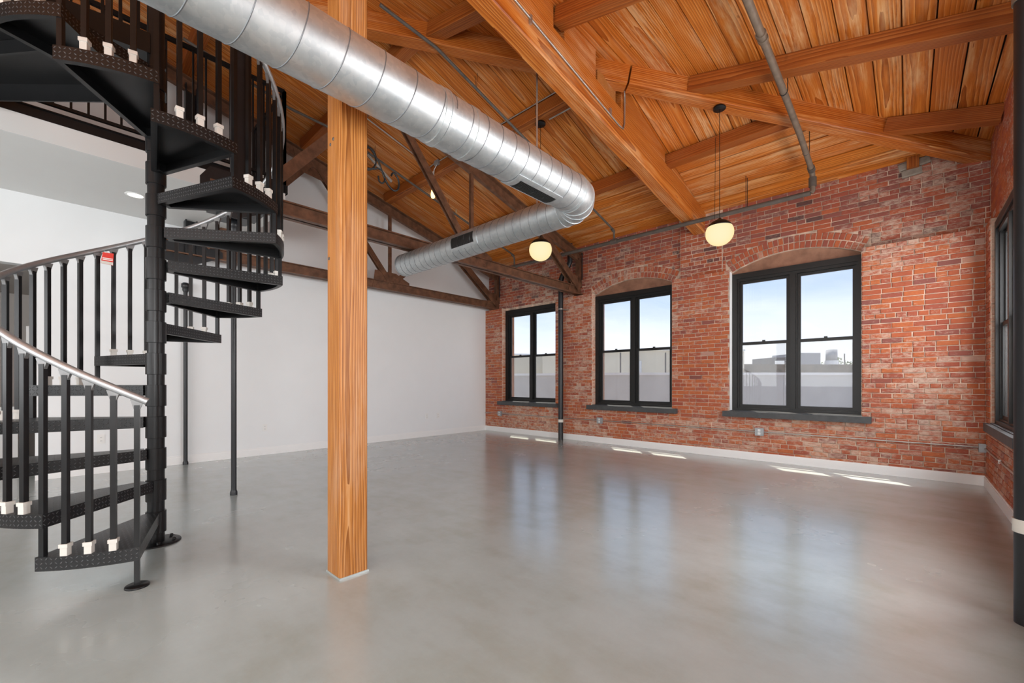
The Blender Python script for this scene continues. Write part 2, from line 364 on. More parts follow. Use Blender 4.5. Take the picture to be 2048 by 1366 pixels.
def timber(name, p0, p1, w, h, mat, parent=None, ch=0.008, up=(0, 0, 1)):
    """a squared timber with its length along its own X, so that the grain follows it"""
    p0, p1 = Vector(p0), Vector(p1); d = (p1 - p0); L = d.length; d.normalize()
    y = Vector(up).cross(d).normalized(); z = d.cross(y)
    mw = Matrix((( d.x, y.x, z.x, (p0.x+p1.x)/2),(d.y, y.y, z.y, (p0.y+p1.y)/2),(d.z, y.z, z.z, (p0.z+p1.z)/2),(0,0,0,1)))
    me = MB().obox((-L/2,0,0),(L/2,0,0), w, h, ch=ch).mesh(name, mat)
    return link(name, me, mat, parent, mw)
def structure(name, mb, mat): return mb.build(name, mat, None, 'structure')

# ------------------------------------------------------------------ measures of the room
WY, WX, LX = 7.34, 0.66, -7.80          # face of the lower brick wall, of the right brick wall, of the white wall
RREC_ = 0.05
REC = 0.12                              # setback of the upper brickwork
LEDGE = 3.01
ZM = lambda y: 4.04 + 0.26 * (7.5 - y)  # underside of the boards, slope towards the brick wall
ZE = lambda x: 4.04 + 0.26 * (0.66 - x) # underside of the boards, slope towards the right wall
HIP = 6.84                              # the hip runs along y = x + HIP
YB = -4.5

# floor
structure('floor', MB().box((-11.5, YB - 0.2, -0.2), (WX + 0.15, WY + 0.3, 0.0)), M['concrete'])

# ------------------------------------------------------------------ brickwork
def px(p):
    a = math.radians(43.1456); x, y, z = p[0], p[1], p[2] - 1.2
    r = x * math.cos(a) + y * math.sin(a); f = -x * math.sin(a) + y * math.cos(a)
    if f < 0.3: return None
    return 1024 + 845 * r / f, 765 - 845 * z / f, f
def brick_geo(w, h, d, ch=0.005):
    a, b = w/2, h/2; vs = []
    for (aa, bb, y) in ((a, b, 0.0), (a, b, -d + ch), (a - ch, b - ch, -d)):
        vs += [(-aa, y, -bb), (aa, y, -bb), (aa, y, bb), (-aa, y, bb)]
    fs = []
    for r in (0, 4): fs += [(r+i, r+(i+1)%4, r+4+(i+1)%4, r+4+i) for i in range(4)]
    fs.append((8, 9, 10, 11)); return vs, fs
def attr(me, cols):
    at = me.attributes.new('bcol', 'FLOAT_COLOR', 'FACE'); flat = []
    for c in cols: flat += [c[0], c[1], c[2], 1.0]
    at.data.foreach_set('color', flat)
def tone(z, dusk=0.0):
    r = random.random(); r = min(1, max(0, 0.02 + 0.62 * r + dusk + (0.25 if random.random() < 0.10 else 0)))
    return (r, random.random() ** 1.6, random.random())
bcache = {}
def lay(parent, bricks, keep=300):
    """bricks: (matrix, w, h, d, tone); the largest in view become single parts, the rest one stuff part"""
    scored = []
    for b in bricks:
        q = px(b[0].translation); s = 0
        if q and -5 < q[0] < 2053 and -5 < q[1] < 1371:
            ex = b[0] @ Vector((b[1]/2, 0, 0)); q2 = px(ex)
            s = abs(q2[0] - q[0]) * 2 * b[2] / q[2] if q2 else 0
        scored.append((s, b))
    scored.sort(key=lambda t: -t[0])
    for s, (mw, w, h, d, t) in scored[:keep]:
        key = (round(w, 2), round(h, 3), round(d, 3), int(t[0] * 9), int(t[1] * 3))
        me = bcache.get(key)
        if me is None:
            vs, fs = brick_geo(key[0], key[1], key[2]); me = MB().add(vs, fs).mesh('brick', M['brick'])
            attr(me, [t] * len(fs)); bcache[key] = me
        link('brick', me, M['brick'], parent, mw)
    mb = MB(); cols = []
    for s, (mw, w, h, d, t) in scored[keep:]:
        vs, fs = brick_geo(w, h, d); mb.add([mw @ Vector(v) for v in vs], fs); cols += [t] * len(fs)
    if mb.v:
        o = mb.build('bricks', M['brick'], parent, 'stuff'); attr(o.data, cols)
CH, BL, JT = 0.0655, 0.205, 0.0095       # course height, brick pitch, joint
def course(intervals, z0, z1, put, dusk=0.0, zlim=None):
    n = int(round((z1 - z0) / CH)); h = (z1 - z0) / n
    for i in range(n):
        zc = z0 + (i + 0.5) * h
        head = (i % 7 == 3)
        for (a, b) in intervals(zc, h):
            pitch = BL * (0.5 if head else 1.0)
            s = a - (pitch * 0.5 if i % 2 else 0.0) - random.uniform(0, 0.02)
            while s < b:
                p = pitch if head or random.random() > 0.08 else pitch * 0.55
                e_ = s + p; lo, hi = max(s, a), min(e_, b)
                if hi - lo > 0.03 and (zlim is None or zc + h / 2 < zlim((lo + hi) / 2)):
                    jt = JT * random.uniform(0.7, 1.3)
                    put((lo + hi) / 2, zc + random.uniform(-0.0012, 0.0012), hi - lo - jt, h - JT * random.uniform(0.75, 1.2), tone(zc, dusk))
                s = e_
def cut(lo, hi, holes):
    out = [(lo, hi)]
    for a, b in holes:
        nx = []
        for p, q in out:
            if b <= p or a >= q: nx.append((p, q)); continue
            if a > p: nx.append((p, a))
            if b < q: nx.append((b, q))
        out = nx
    return out

WINS = [(-7.21, -5.59), (-4.66, -3.03), (-2.09, -0.455)]      # openings in the brick wall, left to right
SZ, HZ = 0.755, 2.95                                            # sill and head
ARCH = [WINS[1], WINS[2]]
def arc(w):
    half = (w[1] - w[0]) / 2 + 0.02; rise = 0.21; R = (half * half + rise * rise) / (2 * rise)
    return (w[0] + w[1]) / 2, HZ + 0.02 + rise - R, R, half

# back wall: three layers of masonry behind the brick faces
wb = MB()
def layer(mb, y0, y1, z0, z1, holes, lo=LX - 0.1, hi=WX + 0.14):
    zs = sorted({z0, z1} | {h[2] for h in holes} | {h[3] for h in holes}); zs = [z for z in zs if z0 <= z <= z1]
    for za, zb in zip(zs, zs[1:]):
        zc = (za + zb) / 2
        for a, b in cut(lo, hi, [(h[0], h[1]) for h in holes if h[2] < zc < h[3]]): mb.box((a, y0, za), (b, y1, zb))
layer(wb, WY + 0.004, WY + REC, 0, LEDGE - 0.004, [(a, b, SZ - 0.10, 9) for a, b in WINS])
layer(wb, WY + REC + 0.004, WY + REC + 0.10, 0, HZ, [(a, b + 0.035, SZ - 0.10, 9) for a, b in WINS])
wo_ = MB(); layer(wo_, WY + REC + 0.10, WY + REC + 0.24, 0, 4.2, [(a + 0.07, b - 0.07, SZ - 0.05, HZ - 0.06) for a, b in WINS])
# upper recessed layer with arched heads
def ydepth(y0, y1): return lambda a, b, h: (a, h, b)
ux = LX - 0.1
for w in WINS:
    wb.box((ux, WY + REC + 0.004, HZ), (w[0] - 0.02, WY + REC + 0.10, 4.2)); ux = w[1] + 0.02
    if w in ARCH:
        cx, cz, R, hf = arc(w); N = 14
        for i in range(N):
            xa = cx - hf + 2 * hf * i / N; xb = cx - hf + 2 * hf * (i + 1) / N
            za = cz + math.sqrt(R * R - (xa - cx) ** 2); zb = cz + math.sqrt(R * R - (xb - cx) ** 2)
            wb.prism([(xa, za), (xb, zb), (xb, 4.2), (xa, 4.2)], WY + REC + 0.004, WY + REC + 0.10, lambda a, b, h: (a, h, b))
    else: wb.box((w[0] - 0.02, WY + REC + 0.004, HZ + 0.01), (w[1] + 0.02, WY + REC + 0.10, 4.2))
wb.box((ux, WY + REC + 0.004, HZ), (WX + 0.14, WY + REC + 0.10, 4.2))
# shallow pilaster under the timber rafter
PILX = (-2.92, -2.23)
wb.box((PILX[0], WY + 0.090, LEDGE - 0.01), (PILX[1], WY + REC + 0.02, 3.95))
wall_back = structure('wall_back', wb, M['mortar'])
wo_.build('exterior_masonry', M['tymp'], wall_back)
bk = []
def put_back(y, d):
    def f(s, z, w, h, t): bk.append((Matrix.Translation((s, y + 0.004 + random.uniform(-0.0015, 0.0015), z)), w, h, d, t))
    return f
course(lambda z, h: cut(LX + 0.005, WX - 0.002, [w for w in WINS if z > SZ - 0.03]), 0.02, LEDGE, put_back(WY, 0.0085))
def upper(z, h):
    holes = [PILX]
    for w in WINS:
        if w in ARCH:
            cx, cz, R, hf = arc(w); rr = R + 0.215
            if abs(z - cz) < rr and z > HZ - 0.1:
                k = math.sqrt(rr * rr - (z - cz) ** 2); k = min(k, hf + 0.07)
                if cz + math.sqrt(max(0, rr * rr - k * k)) > z - 0.03: holes.append((cx - k, cx + k))
        elif z < HZ + 0.02: holes.append(w)
    return cut(LX + 0.005, WX + RREC_ - 0.002, holes)
course(upper, LEDGE, LEDGE + 17 * CH, put_back(WY + REC, 0.0085), 0.27)  # dusk darkens bricks above the ledge: upper shade put into their colour
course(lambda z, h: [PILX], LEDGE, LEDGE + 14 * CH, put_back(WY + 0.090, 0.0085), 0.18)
# arches: two rings of bricks on end
for w in ARCH:
    cx, cz, R, hf = arc(w)
    for ring in (0, 1):
        r0 = R + 0.004 + ring * 0.105; a0 = math.asin(min(1, (hf - 0.005 + ring * 0.055) / (r0 + 0.05))); n = int(2 * a0 * r0 / 0.066)
        for i in range(n):
            a = -a0 + 2 * a0 * (i + 0.5) / n; rc = r0 + 0.048
            mw = Matrix.Translation((cx + rc * math.sin(a), WY + REC + 0.003, cz + rc * math.cos(a))) @ Matrix.Rotation(a, 4, 'Y')
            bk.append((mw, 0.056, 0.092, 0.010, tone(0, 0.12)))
plab_w3 = MB().box((WINS[2][0] - 0.004, WY + 0.004, SZ), (WINS[2][0] + 0.003, WY + REC, HZ + 0.03)).build('painted_reveal', M['trim'], wall_back); plab_w3['label'] = 'white painted side of the right window opening'  # white board: paint plus the bright window light put into its colour
# reveals of the window openings (brick returns)
for w in WINS:
    z = SZ
    while z < HZ - 0.02:
        for x, rot in ((w[0], PI / 2), (w[1], -PI / 2))[1 if w is WINS[2] else 0:]:
            mw = Matrix.Translation((x, WY + REC / 2 + 0.006, z + CH / 2)) @ Matrix.Rotation(rot, 4, 'Z')
            bk.append((mw, REC - 0.012, CH - JT, 0.004, (0.15 * random.random(), 0.8 + 0.9 * random.random(), 0.5)))
        z += CH
lay(wall_back, bk)
for x0, x1, z in ((-0.09, 0.0, 3.98), (0.10, 0.2, 4.0), (-0.06, 0.13, 3.89)):
    MB().obox((x0, WY + REC - 0.012, z), (x1, WY + REC - 0.012, z + 0.015), 0.03, 0.11, ch=0.02).build('mortar_patch', M['concrete_patch'], wall_back)
for w in ARCH:                                                # boards closing the arched heads
    cx, cz, R, hf = arc(w); N = 14
    poly = [(cx - hf, HZ)] + [(cx - hf + 2 * hf * i / N, cz + math.sqrt(R * R - (-hf + 2 * hf * i / N) ** 2)) for i in range(N + 1)] + [(cx + hf, HZ)]
    MB().prism(poly[1:-1] + [(cx + hf, HZ - 0.01), (cx - hf, HZ - 0.01)], WY + REC + 0.05, WY + REC + 0.08, lambda a, b, h: (a, h, b)).build('arch_board', M['tymp'], wall_back)

# right wall
RREC = 0.05
RWIN = [(5.36, 7.00), (2.51, 4.15)]
wr = MB()
def layer_r(x0, x1, z0, z1, holes, lo, hi):
    zs = sorted({z0, z1} | {h[2] for h in holes} | {h[3] for h in holes}); zs = [z for z in zs if z0 <= z <= z1]
    for za, zb in zip(zs, zs[1:]):
        zc = (za + zb) / 2
        for a, b in cut(lo, hi, [(h[0], h[1]) for h in holes if h[2] < zc < h[3]]): wr.box((x0, a, za), (x1, b, zb))
layer_r(WX + 0.004, WX + RREC, 0, LEDGE - 0.004, [(a, b, SZ - 0.1, 9) for a, b in RWIN], YB, WY + 0.1)
layer_r(WX + RREC + 0.004, WX + RREC + 0.10, 0, 4.3, [(a, b, SZ - 0.1, HZ + 0.04) for a, b in RWIN], YB, WY + REC + 0.1)
layer_r(WX + RREC + 0.10, WX + RREC + 0.24, 0, 4.3, [(a + 0.07, b - 0.07, SZ - 0.05, HZ - 0.05) for a, b in RWIN], YB, WY + REC + 0.3)
wall_right = structure('wall_right', wr, M['mortar'])
bk = []
RB = Matrix.Rotation(-PI / 2, 4, 'Z')
def put_right(x, d):
    def f(s, z, w, h, t): bk.append((Matrix.Translation((x + 0.004 + random.uniform(-0.0015, 0.0015), s, z)) @ RB, w, h, d, t))
    return f
course(lambda z, h: cut(1.0, WY - 0.002, [w for w in RWIN if z > SZ - 0.03]), 0.02, LEDGE, put_right(WX, 0.0085), -0.12)
course(lambda z, h: cut(1.0, WY + REC - 0.002, [w for w in RWIN if z < HZ + 0.05]), LEDGE, LEDGE + 17 * CH, put_right(WX + RREC, 0.0085), -0.08)
for w in RWIN:
    z = SZ
    while z < HZ - 0.02:
        mw = Matrix.Translation((WX + RREC / 2 + 0.004, w[1], z + CH / 2)) @ Matrix.Rotation(0, 4, 'Z')
        bk.append((mw, RREC - 0.008, CH - JT, 0.004, (0.1, 1.7, 0.5)))
        z += CH
lay(wall_right, bk)

# white walls
wl = MB(); wl.box((LX - 0.15, -0.22, 0), (LX, WY + 0.002, 6.3)); wl.box((LX - 0.15, WY + 0.002, LEDGE), (LX, WY + REC + 0.2, 4.4)); wl.box((LX - 0.15, YB, 2.63), (LX, -0.22, 6.3)); wl.box((LX - 0.15, YB, 0), (LX, -2.2, 2.63))
structure('wall_left', wl, M['white'])
wh = MB(); wh.box((-11.5, YB - 0.15, 0), (WX + 0.8, YB, 6.6))
structure('wall_front', wh, M['white'])
hl = MB(); hl.box((-10.6, -4.4, 0), (-10.5, 1.2, 2.63)); hl.box((-10.6, 1.0, 0), (LX - 0.15, 1.1, 2.63)); hl.box((-10.6, -4.4, 2.63), (LX - 0.15, 1.1, 2.7)); hl.box((-10.6, -4.4, 0), (LX - 0.15, -4.3, 2.63))
structure('wall_hall', hl, M['hall'])
lw = MB(); lw.box((-10.4, -1.3, 0), (-9.2, -0.42, 0.80)); lw.box((-10.45, -1.35, 0.80), (-9.15, -0.38, 0.86)); lw.box((-10.43, -1.33, 0.76), (-9.17, -0.40, 0.775))
structure('wall_hall_low', lw, M['trim'])
structure('trim_1', MB().box((-9.2, -0.34, 0.86), (-9.1, -0.28, 2.0)), M['trim'])
# baseboards
bb = MB(); bb.box((LX, WY - 0.018, 0), (WX, WY - 0.001, 0.105)); bb.box((LX, WY - 0.012, 0.105), (WX, WY - 0.001, 0.118)); structure('baseboard_back', bb, M['trim'])
bb = MB(); bb.box((WX - 0.018, 0.5, 0), (WX - 0.001, WY - 0.018, 0.105)); bb.box((WX - 0.012, 0.5, 0.105), (WX - 0.001, WY - 0.018, 0.118)); structure('baseboard_right', bb, M['trim'])
bb = MB(); bb.box((LX + 0.001, -0.22, 0), (LX + 0.016, WY - 0.018, 0.10)); bb.box((LX + 0.001, -0.22, 0.10), (LX + 0.010, WY - 0.018, 0.125)); structure('baseboard_left', bb, M['trim'])

# ------------------------------------------------------------------ windows
def window(idx, a, b, frame, REC=0.12):
    """frame(s, d, z): s along the wall, d depth behind the frame face"""
    root = bpy.data.objects.new('window_%d' % idx, None); COL.objects.link(root); root['kind'] = 'structure'
    c = frame((a + b) / 2, 0, SZ); MW[root] = Matrix.Translation(c); root.matrix_basis = MW[root]; root.empty_display_size = 0.1
    def bx(name, s0, s1, d0, d1, z0, z1, mat, par=root):
        p, q = frame(s0, d0, z0), frame(s1, d1, z1)
        return MB().box([min(i, j) for i, j in zip(p, q)], [max(i, j) for i, j in zip(p, q)]).build(name, mat, par)
    m = (a + b) / 2; D = M['dark']
    def member(name, parts, par=root):
        mb = MB()
        for s0, s1, d0, d1, z0, z1 in parts:
            p, q = frame(s0, d0, z0), frame(s1, d1, z1)
            mb.box([min(i, j) for i, j in zip(p, q)], [max(i, j) for i, j in zip(p, q)])
        return mb.build(name, D, par)
    member('head', [(a, b, 0.0, 0.10, HZ - 0.085, HZ), (a, b, 0.02, 0.10, HZ - 0.125, HZ - 0.085)])
    for s0, s1 in ((a, a + 0.075), (b - 0.075, b)):
        t0, t1 = (s1, s1 + 0.03) if s0 == a else (s0 - 0.03, s0)
        member('jamb', [(s0, s1, 0.0, 0.10, SZ, HZ - 0.085), (t0, t1, 0.03, 0.10, SZ, HZ - 0.125)])
    member('bottom_rail', [(a + 0.075, b - 0.075, 0.002, 0.098, SZ, SZ + 0.035), (a + 0.1, b - 0.1, 0.025, 0.10, SZ + 0.035, SZ + 0.055)])
    member('mullion', [(m - 0.035, m + 0.035, 0.005, 0.10, SZ + 0.055, HZ - 0.125), (m - 0.055, m + 0.055, 0.035, 0.10, SZ + 0.055, HZ - 0.125)])
    zr = 1.82
    for s0, s1 in ((a + 0.105, m - 0.055), (m + 0.055, b - 0.105)):
        for nm, z0, z1, dp in (('upper_sash', zr - 0.02, HZ - 0.125, 0.065), ('lower_sash', SZ + 0.055, zr + 0.025, 0.045)):
            st = 0.036
            top = 0.045 if nm == 'lower_sash' else 0.04
            sash = member(nm, [(s0, s0 + st, dp, dp + 0.03, z0, z1), (s1 - st, s1, dp, dp + 0.03, z0, z1), (s0 + st, s1 - st, dp, dp + 0.03, z0, z0 + 0.04), (s0 + st, s1 - st, dp, dp + 0.03, z1 - top, z1)])
            bx('pane', s0 + st, s1 - st, dp + 0.012, dp + 0.018, z0 + 0.04, z1 - top, M['glass'] if nm == 'upper_sash' else M['screen'], sash)
            if nm == 'lower_sash': bx('sash_lock', (s0 + s1) / 2 - 0.02, (s0 + s1) / 2 + 0.02, dp + 0.005, dp + 0.028, z1, z1 + 0.02, D, sash)
    # sill board
    p = []
    pj = 0.085 if REC > 0.1 else 0.045
    for s0, s1, d0, d1, z0, z1 in ((a - 0.085, b + 0.07, -REC - pj, -REC + 0.0, SZ - 0.095, SZ - 0.008), (a - 0.002, b - (0.033 if REC > 0.1 else -0.002), -REC, 0.03, SZ - 0.095, SZ)):
        p.append((s0, s1, d0, d1, z0, z1))
    mb = MB()
    for s0, s1, d0, d1, z0, z1 in p:
        u, v = frame(s0, d0, z0), frame(s1, d1, z1); mb.box([min(i, j) for i, j in zip(u, v)], [max(i, j) for i, j in zip(u, v)])
    mb.build('sill', M['sill'], root)
    return root
FB = lambda s, d, z: (s, WY + REC + d, z)
FR = lambda s, d, z: (WX + 0.032 + d, s, z)
for i, (a, b) in enumerate(WINS): window(i + 1, a, b + 0.034, FB)
for i, (a, b) in enumerate(RWIN): window(i + 4, a, b, FR, 0.032)

# ------------------------------------------------------------------ board ceiling
cm = MB()
def deck(pts, zf):
    k = len(pts); vs = [(x, y, zf(x, y) + 0.045) for x, y in pts] + [(x, y, zf(x, y) + 0.12) for x, y in pts]
    cm.add(vs, [tuple(range(k)), tuple(range(2*k-1, k-1, -1))] + [(i, (i+1)%k, k+(i+1)%k, k+i) for i in range(k)])
fM = lambda x, y: ZM(y); fE = lambda x, y: ZE(x)
deck([(LX - 0.2, LX - 0.2 + HIP), (0.96, 7.80), (LX - 0.2, 7.80)], fM)
deck([(LX - 0.2, YB - 0.2), (0.96, YB - 0.2), (0.96, 7.80), (LX - 0.2, LX - 0.2 + HIP)], fE)
ceiling = structure('ceiling', cm, M['shadow_gap'])
def clip(poly, f):
    out = []
    for i in range(len(poly)):
        p, q = poly[i], poly[(i+1) % len(poly)]; a, b = f(p), f(q)
        if a >= 0: out.append(p)
        if (a >= 0) != (b >= 0):
            t = a / (a - b); out.append((p[0] + (q[0]-p[0])*t, p[1] + (q[1]-p[1])*t))
    return out
def plank(poly, zf, along):
    if len(poly) < 3: return
    dz = random.uniform(-0.004, 0.003)
    P = [Vector((x, y, zf(x, y) + dz)) for x, y in poly]
    c = sum(P, Vector()) / len(P)
    e0, e1 = (Vector((1, 0, zf(1, 0) - zf(0, 0))), Vector((0, 1, zf(0, 1) - zf(0, 0))))
    d = (e0 if along == 'x' else e1).normalized(); nn = e0.cross(e1).normalized(); y = nn.cross(d)
    mw = Matrix(((d.x, y.x, nn.x, c.x), (d.y, y.y, nn.y, c.y), (d.z, y.z, nn.z, c.z), (0, 0, 0, 1)))
    inv = mw.inverted(); L = [inv @ p for p in P]; k = len(L)
    vs = [(p.x, p.y, 0) for p in L] + [(p.x, p.y, 0.036) for p in L]
    me = MB().add(vs, [tuple(range(k-1, -1, -1)), tuple(range(k, 2*k))] + [(i, (i+1)%k, k+(i+1)%k, k+i) for i in range(k)]).mesh('plank', M['plank'])
    link('plank', me, M['plank'], ceiling, mw)
PW, GAP = 0.210, 0.0062
x = 0.80
while x > -5.2:                                               # slope to the right wall
    a, b = x - PW + GAP, x - GAP
    plank(clip([(a, YB), (b, YB), (b, 9), (a, 9)], lambda p: p[0] + HIP - 0.01 - p[1]), fE, 'y'); x -= PW
x = 0.55 - 7.6 * PW + 0.04
YP = 5.94
while x > LX - 0.05:                                          # upper part of the slope to the brick wall
    a, b = max(x - PW + GAP, LX), x - GAP
    plank(clip([(a, -2), (b, -2), (b, YP - 0.003), (a, YP - 0.003)], lambda p: p[1] - p[0] - HIP - 0.01), fM, 'y'); x -= PW
y = YP
while y < 7.6:                                                # lower part, boards along the wall
    a, b = y + GAP * 1.25, min(y + 0.203, 7.66) - GAP * 1.25
    for xa, xb in ((LX, -5.03), (-5.03, -2.6), (-2.6, 1.0)):
        plank(clip([(xa + 0.002, a), (xb - 0.002, a), (xb - 0.002, b), (xa + 0.002, b)], lambda p: p[1] - p[0] - HIP - 0.01), fM, 'x')
    y += 0.203

# ------------------------------------------------------------------ timber roof framing
bslope = -0.128; BZ = lambda y: 4.035 + bslope * (y - 5)      # underside of the big raking beam
BXc, BW, BH = -2.595, 0.19, 0.385
big = thing('rafter_beam', (BXc, 7.3, 3.7), 'massive weathered timber beam raking down to the brick wall between its second and third window', 'beam')
timber('beam', (BXc, 1.12, BZ(1.12) + BH / 2), (BXc, 7.62, BZ(7.62) + BH / 2), BW, BH, M['beam'], big, 0.012)
def packer(y0, y1, top):
    poly = [(y0, BZ(y0) + BH), (y1, BZ(y1) + BH), (y1, top(y1)), (y0, top(y0))]
    d = Vector((0, 1, bslope)).normalized()
    c = Vector((BXc, (y0 + y1) / 2, BZ((y0 + y1) / 2) + BH)); yv = Vector((0, 0, 1)).cross(d).normalized(); zv = d.cross(yv)
    mw = Matrix(((d.x, yv.x, zv.x, c.x), (d.y, yv.y, zv.y, c.y), (d.z, yv.z, zv.z, c.z), (0, 0, 0, 1))); inv = mw.inverted()
    mb = MB().prism(poly, -BW / 2 + 0.02, BW / 2 - 0.006, lambda a, b, h: tuple(inv @ Vector((BXc + h, a, b))))
    link('packer', mb.mesh('packer', M['beam']), M['beam'], big, mw)
eT = ZE(BXc) - 0.004
packer(1.7, 3.26, lambda y: eT); packer(3.44, 4.02, lambda y: eT)
packer(4.58, 5.84, lambda y: ZM(y) - 0.004); packer(6.02, 7.44, lambda y: ZM(y) - 0.004)

HB = 0.225
zh = lambda x: ZE(x) - 0.002 - HB / 2
hb_lab = ['lower half of the diagonal hip beam from the big raking beam to the right brick corner', 'upper half of the diagonal hip beam rising left from the big raking beam']
for (xa, xb), lb in zip(((-2.355, 0.70), (-7.3, -2.370)), hb_lab):
    tag(timber('hip_beam', (xa, xa + HIP, zh(xa)), (xb, xb + HIP, zh(xb)), 0.17, HB, M['beam'], None, 0.008), lb, 'beam', 'diagonal hip beams')
tag(MB().box((-2.69, 4.06, BZ(4.3) + BH - 0.03), (-2.51, 4.46, zh(-2.6) - HB / 2 + 0.01)).build('bearing_block', M['post']), 'wooden bearing block between big raking beam and hip beam joint', 'block')
PH = 0.16
for yc, xa, xb, lb in ((5.95, -7.42, -1.02, 'horizontal roof purlin nearest the brick wall, carrying the end of the sloping boards'),
                       (4.35, -7.42, -2.62, 'horizontal roof purlin behind the duct that carries the left globe lamp'),
                       (2.80, -7.42, -4.14, 'horizontal roof purlin high up left between the post and the far truss'),
                       (1.20, -7.42, -5.74, 'horizontal roof purlin above the spiral stair, mostly hidden by the duct')):
    zc = ZM(yc) - 0.003 - PH / 2
    tag(timber('purlin', (xa, yc, zc), (xb, yc, zc), 0.15, PH, M['purlin'], None, 0.006), lb, 'beam', 'roof purlins')
for yc, xs, xe, lb in ((2.86, None, -2.685, 'short roof rafter left of the big raking beam, high between it and the hip beam'),
               (3.35, -2.505, None, 'short roof rafter rising right from the big raking beam at the top of the view'),
               (4.95, None, None, 'roof rafter from the middle of the hip beam to the upper right corner'),
               (6.58, None, None, 'shortest roof rafter between the hip beam and the right brick wall, next to the corner')):
    xa = xs if xs is not None else yc - HIP + 0.07; xb = xe if xe is not None else WX + RREC_ - 0.005
    tag(timber('jack_rafter', (xa, yc, ZE(xa) - 0.003 - PH / 2), (xb, yc, ZE(xb) - 0.003 - PH / 2), 0.15, PH, M['purlin'], None, 0.006), lb, 'beam', 'rafters of the end slope')
tag(timber('stub_post', (0.045, WY + REC - 0.035, 3.93), (0.045, WY + REC - 0.035, 4.18), 0.115, 0.09, M['purlin'], None, 0.004, (0, 1, 0)), 'short wooden stub bracket set in the brick under the hip beam', 'bracket')
post = thing('timber_post', (-2.60, 1.24, 0), 'square old-growth timber column standing alone on the concrete floor', 'column')
timber('shaft', (-2.60, 1.245, 0.012), (-2.60, 1.245, BZ(1.245)), 0.182, 0.182, M['post'], post, 0.010, (0, 1, 0))
MB().box((-2.695, 1.150, 0.0), (-2.505, 1.340, 0.012)).build('base_pad', M['concrete'], post)
for xx, zz in ((-2.60, 2.71), (-2.66, 1.98), (-2.64, 2.69)):
    MB().lathe([(0.0, -0.001), (0.010, -0.001), (0.010, 0.003), (0.0, 0.004)], (xx, 1.152, zz), 10, 'y').build('plug', M['slot'], post)

